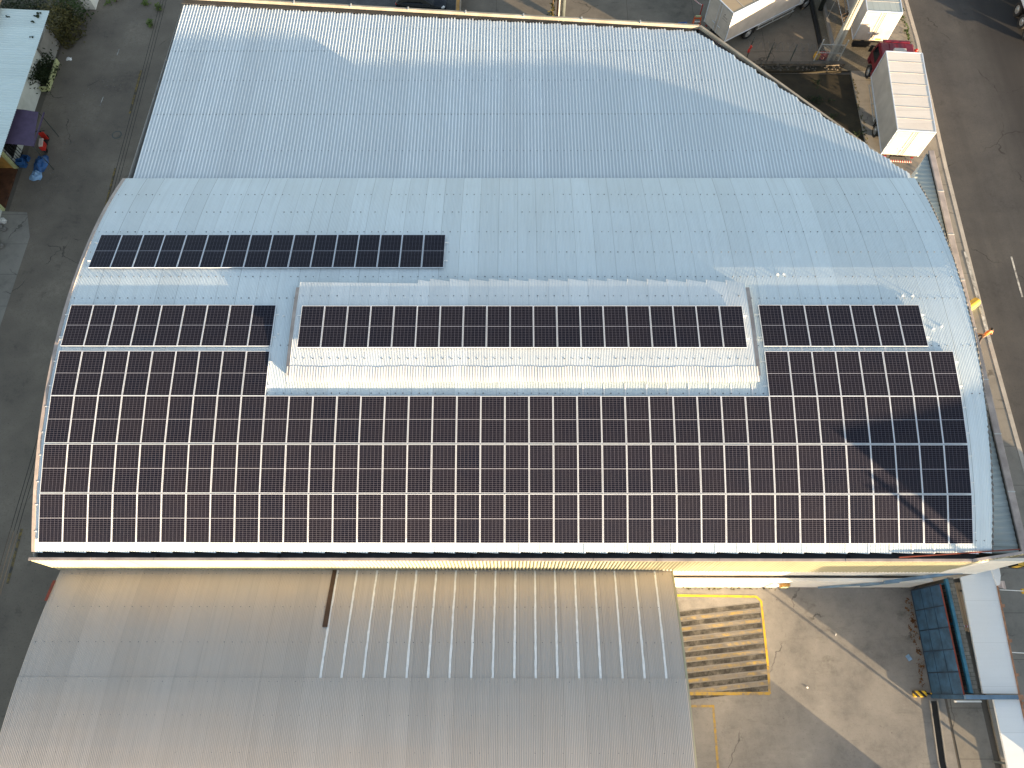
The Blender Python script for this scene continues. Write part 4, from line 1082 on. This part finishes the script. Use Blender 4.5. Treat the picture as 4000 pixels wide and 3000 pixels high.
MB().box(-.44, .44, -.3, -.22, .0, .26).build('front_band', M['pale_yellow'], yb); MB().box(-.42, .42, -.22, .22, 0, .24).build('base', M['yellow_plastic'], yb)

# ------------------------------------------------------------------ left street side
hs = thing('house', 'low house with long white corrugated roof across the street', 'house')
prof = []; y = 24.6
while y < 39.75: prof += [(y, 0), (y+.045, .025), (y+.1, .025), (y+.145, 0)]; y += .22
hr = lambda y: -11.95
MB().grid([[(x, yy, 3.2 + (-11.95-x)*.06 + o) for yy, o in prof] for x in (-11.95, -14, -18, -24)]).build('roof', M['house_roof'], hs)
MB().box(-24, -15.25, 36.6, 40.4, 3.75, 3.83).build('tan_roof_patch', M['house_tan'], hs)
hw = MB().box(-24, -13.35, 28.0, 39.4, 0, 3.15).box(-24, -13.35, 16, 24.4, 0, 3.1); hw.build('wall', M['house_wall'], hs)
MB().box(-24, -13.38, 27.9, 27.995, 0, 2.6).build('ochre_wall', M['ochre'], hs)
MB().box(-13.42, -13.2, 27.85, 28.05, 0, 2.7).box(-13.42, -13.2, 24.3, 24.5, 0, 2.7).build('corner_post', M['pale_yellow'], hs)
MB().box(-24, -13.2, 24.5, 27.9, 0, .12).build('porch_floor', M['wood'], hs)
dr = MB().box(-14.9, -14.8, 25.2, 27.2, .12, 2.3).build('porch_door', M['wood'], hs)
MB().box(-13.34, -13.3, 28.4, 29.6, .6, 2.1).build('window', M['glass'], hs)
for i, (x, y, r) in enumerate(((-12.62, 39.35, .16), (-12.75, 39.05, .2), (-12.8, 38.5, .14), (-12.55, 37.0, .1), (-14.7, 38.9, .12))):
    m = MB(); zb = 3.2+(-11.95-x)*.06+.03
    for k in range(6): m.ball((random.uniform(-r, r), random.uniform(-r*.5, r*.5), .02), (r*.5, r*.32, .05), 7, 4, jit=.3)
    tag(m.build('leaf_clump', M['leaf_dark'], None, loc=(x, y, zb)), 'dark clump of leaves on the white house roof, ' + ('nearest the far corner', 'largest, second from the far corner', 'third from the far corner', 'small one nearest to the camera', 'beside the tan roof patch')[i], 'leaves', 'leaf clumps on the white house roof')
aw = thing('awning', 'dark purple canvas awning on the front of the white-roofed house', 'awning', (0, 0, 0))
MB().grid([[(-13.3, 30.95, 2.72), (-13.3, 27.95, 2.72)], [(-12.0, 30.93, 2.6), (-11.9, 27.9, 2.6)], [(-11.0, 30.85, 2.45), (-10.62, 27.85, 2.45)]]).build('canvas', M['purple'], aw)
MB().tube((-11.0, 30.85, 0), (-11.0, 30.85, 2.44), .03, .03, 8).tube((-10.65, 27.88, 0), (-10.65, 27.88, 2.44), .03, .03, 8).build('pole', M['steel_dark'], aw)
MB().box(-10.66, -10.6, 27.85, 30.85, 2.36, 2.46).build('valance', M['purple'], aw)
gr = thing('metal_grille', 'dark metal grille below the front edge of the purple awning', 'grille', (-13.2, 28.1, 0))
m = MB()
for k in range(6): m.bar((0, .25*k, .05), (0, .25*k, 2.2), .04, .03)
for zz in (.1, .8, 1.5, 2.15): m.bar((0, 0, zz), (0, 1.25, zz), .04, .03)
m.build('bars', M['dark'], gr)
def crate_(x, y, z, lb):
    o = MB().box(-.24, .24, -.18, .18, 0, .03)
    for a in ((-.24,-.22,-.18,.18),(.22,.24,-.18,.18),(-.22,.22,-.18,-.16),(-.22,.22,.16,.18)): o.box(*a, .03, .13); o.box(*a, .16, .3)
    for cx in (-.23, .23):
        for cy in (-.17, .17): o.box(cx-.012, cx+.012, cy-.012, cy+.012, .03, .3)
    tag(o.build('crate', M['blue_tarp'], None, loc=(x, y, z), rot=(0, 0, random.uniform(-.2, .2))), lb, 'crate', 'blue crates beside the porch')
crate_(-12.85, 28.2, 0, 'bottom blue crate of the pair beside the yellow-green corner post'); crate_(-12.85, 28.2, .31, 'top blue crate stacked beside the yellow-green corner post'); crate_(-12.8, 28.75, 0, 'single blue crate on the ground under the purple awning')
# scooter-like red vehicle and blue tarp at the kerb
sk = thing('scooter', 'red scooter with pale seat parked beside the purple awning', 'scooter', (-11.55, 29.9, 0), rad(8))
MB().box(-.16, .16, -.7, -.1, .35, .75).build('tail_body', M['red'], sk, bevel=.08); MB().box(-.15, .15, -.1, .4, .28, .36).build('footboard', M['chassis'], sk)
MB().box(-.2, .2, .38, .5, .3, 1.0).build('leg_shield', M['red'], sk, bevel=.05); MB().box(-.14, .14, -.65, .05, .75, .86).build('seat', M['pink_sheet'], sk, bevel=.04)
MB().bar((-.33, .48, 1.08), (.33, .48, 1.08), .04, .04).bar((0, .48, .9), (0, .48, 1.08), .06, .06).build('handlebar', M['chassis'], sk)
for y in (-.5, .62):
    wp = MB().tube((-.05,0,0),(.05,0,0),.06,.06,8).build('wheel', M['chassis'], sk); wp.location = (0, y, .24)
    MB().grid([[(px, pr*math.cos(2*pi*k/16), pr*math.sin(2*pi*k/16)) for px, pr in ((-.05,.15),(-.05,.22),(0,.24),(.05,.22),(.05,.15))] for k in range(17)]).build('tyre', M['rubber'], wp)
def crumple(name, label, cat, loc, rx, ry, h, mat, seed):
    random.seed(seed); n = 14; g = []
    ph = [random.uniform(0, 6) for _ in range(6)]
    for j in range(n+1):
        r_ = []
        for i in range(n+1):
            u, v = i/n*2-1, j/n*2-1; d = max(0, 1-u*u*.95-v*v*.95)
            r_.append((u*rx*(1+.15*math.sin(3*v+ph[0])), v*ry*(1+.12*math.sin(4*u+ph[1])), .012 + h*d*(.6+.25*math.sin(7*u+ph[2])*math.cos(5*v+ph[3])+.2*math.sin(11*v+4*u+ph[4]))))
        g.append(r_)
    return tag(MB().grid(g).build(name, mat, None, loc=loc, smooth=True), label, cat)
crumple('tarp', 'crumpled dark blue tarpaulin on the street below the awning', 'tarpaulin', (-11.65, 28.35, 0), .45, .75, .5, M['blue_tarp'], 4)
crumple('tarp', 'crumpled pale blue sheet at the lower end of the blue tarpaulin', 'tarpaulin', (-11.75, 27.35, 0), .4, .45, .3, M['pale_tarp'], 9)
pl = thing('planter_wall', 'low pale yellow planter edge around the dark bush before the house', 'planter', (0,0,0))
MB().bar((-13.3,35.15,.2),(-12.75,35.2,.2),.12,.4).bar((-12.75,35.2,.2),(-12.7,38.0,.2),.12,.4).build('edge', M['pale_yellow'], pl)
MB().box(-13.3,-12.8,35.25,38,0,.3).build('soil', M['soil'], pl)
tag(MB().box(-13.34, -13.1, 37.6, 40.0, 0, 1.7).build('grey_wall', M['grey_wall']), 'grey garden wall between the dark bush and the corner tree', 'wall')
shrub('bush', 'round dark green bush growing in the planter by the white wall', 'bush', (-13.0, 36.4, .1), (.62, 1.25, .85), 1700, .11, M['leaf_dark'])
shrub('bush', 'small dark bush at the corner of the purple awning', 'bush', (-13.1, 31.3, 0), (.4, .45, 1.0), 260, .1, M['leaf_dark'])
shrub('bush', 'large olive green bush at the far end of the street wall', 'bush', (-12.6, 40.9, 0), (1.15, 1.35, 1.3), 2200, .12, M['leaf_olive'], 7)
shrub('bush', 'dark green bush behind the large olive one at the street corner', 'bush', (-12.9, 42.8, 0), (1.3, 1.2, 1.5), 1300, .13, M['leaf'], 7)
shrub('bush', 'dark low bush along the top edge behind the white-roofed house', 'bush', (-16.2, 42.6, 0), (2.4, 1.2, 1.1), 1500, .13, M['leaf_dark'], 8)
for (x, y, r), lb in zip(((-5.9, 43.5, .45), (-6.35, 41.9, .4), (-7.3, 44.3, .4), (-9.6, 44.4, .6)), ('nearest the warehouse corner', 'lowest, along the dashed line', 'second from the left at the top edge', 'leftmost at the top edge')):
    shrub('weed_tuft', 'yellow-green weed tuft on the street, ' + lb, 'weeds', (x, y, 0), (r, r, .22), 110, .1, M['leaf_bright'], 3, 'weed tufts on the street')
shrub('bush', 'brown-green bush under the left corner of the warehouse cladding', 'bush', (-1.25, -1.35, 0), (.8, .7, 1.2), 700, .11, M['leaf_olive'], 5)
tag(MB().box(-11.9, -11.1, 43.6, 60, 0, 1.1).build('low_wall', M['white_wall']), 'short pale wall among the bushes at the top left edge', 'wall')
mh = thing('manhole_cover', 'round dark manhole cover in the left street', 'manhole cover', (-6.78, 31.0, 0))
MB().tube((0,0,-.003),(0,0,.004),.36,.36,24).build('ring', M['steel_dark'], mh); MB().tube((0,0,.004),(0,0,.012),.28,.28,24).build('lid', M['asphalt_dark'], mh)
for (x, y, r, mm), lb in zip(((-12.98, 23.4, .28, 'stone_white'), (-13.1, 22.9, .26, 'stone'), (-12.75, 22.75, .2, 'stone'), (-13.0, 21.7, .3, 'stone'), (-12.6, 21.4, .24, 'stone'), (-12.9, 20.9, .26, 'stone')),
    ('pale, topmost of the heap', 'left of the middle pair', 'right of the middle pair', 'left of the lower group', 'right of the lower group', 'lowest of the heap')):
    random.seed(int(x*100)); m = MB(); m.ball((0, 0, r*.45), (r, r*.8, r*.6), 9, 6, jit=.2)
    tag(m.build('boulder', M[mm], None, loc=(x, y, 0)), 'rough stone at the left street edge, ' + lb, 'stone', 'stones at the left street edge')
random.seed(11)
crumple('plastic_bag', 'white plastic bag lying on the street near the large bush', 'bag', (-12.0, 38.35, 0), .2, .15, .22, M['white_plastic'], 12)
mk = MB(); strip([(-8.36, 39.35), (-8.4, 38.75)], .05, 0, mk); strip([(-8.55, 34.6), (-8.62, 33.75)], .05, 0, mk)
structure('road_marking', mk, M['white_line'])
m = MB()
for _ in range(420):
    t = random.random(); x = -11.2 + 4.2*t + random.gauss(0, .45); y = 23.5 + 20*t + random.gauss(0, 2.2); s = random.uniform(.01, .035)
    if -12.5 < x < -6.9: m.ball((x, y, .0), (s, s*1.2, s*.7), 5, 3)
tag(m.build('gravel', M['stone']), 'loose gravel scattered in a band along the left street', 'gravel', kind='stuff')
rd = MB().ball((0,0,.25),(.16,.32,.25),8,5,jit=.2)
tag(rd.build('red_cloth', M['orange'], None, loc=(-4.55, 21.5, 0)), 'orange-red cloth bundle on the street beside the roof edge', 'cloth')
for k, (dx, dz, lb) in enumerate(((0, 0, 'right-hand'), (-.16, .05, 'middle'), (-.42, -.06, 'left-hand'))):
    pts = [(-1.62+dx, 62, 6.3+dz), (-1.66+dx, 44, 6.05+dz), (-1.70+dx, 32, 5.98+dz), (-1.72+dx, 21, 6.05+dz), (-1.98+dx, 13.8, 5.98+dz), (-2.32+dx, 2, 6.0+dz), (-2.4+dx, -8, 6.2+dz), (-2.5+dx, -22, 6.6+dz)]
    tag(MB().path(pts, .014, 6).build('overhead_cable', M['cable']), '%s thin black cable running above the left street' % lb, 'cable', 'cables above the left street')

# ------------------------------------------------------------------ neighbours beyond the frame that stand in the low sun
nb = thing('neighbour_building', 'tall plain building across the road beyond the right edge', 'building')
def nblock(pts, h, m): MB().prism(pts, 0, h).build(m, M['neigh'], nb)
u = Vector((.82, .57, 0)); c0 = Vector((69.6, -21.0, 0)); nrm = Vector((.57, -.82, 0))
nrm = Vector((.777, -.629, 0))
q = [c0, c0+u*11.5, c0+u*11.5+nrm*14, c0+nrm*14]
nblock([(v.x, v.y) for v in q], 13.1, 'wall')
q = [c0-u*5.0, c0-u*.02, c0-u*.02+nrm*10, c0-u*5.0+nrm*10]
nblock([(v.x, v.y) for v in q], 9.9, 'lower_wing')
MB().prism([(v.x, v.y) for v in [c0-u*.02-nrm*.2, c0+u*11.7-nrm*.2, c0+u*11.7+nrm*14.2, c0-u*.02+nrm*14.2]], 13.101, 13.25).build('roof', M['grey_wall'], nb)
gh = thing('gatehouse', 'low white gatehouse at the south end of the yard, below the frame', 'building')
MB().box(33, 51.9, -27, -18.7, 0, 4.1).build('wall', M['white_wall'], gh); MB().box(32.7, 52.05, -27.3, -18.55, 4.101, 4.25).build('roof', M['grey_wall'], gh)
for (x, y, h), lb in zip(((52.2, -13.2, 6.5), (67.9, -20.35, 12.4)), ('on the pavement below the frame', 'across the road beyond the frame')):
    o = thing('street_pole', 'slim street pole ' + lb, 'pole', (x, y, 0), 0, 'street poles beyond the frame')
    MB().tube((0,0,0),(0,0,h),.16,.12,12).build('pole', M['concrete_pole'], o); MB().bar((-.9,0,h-.3),(.9,0,h-.3),.1,.1).build('cross_arm', M['wood'], o)
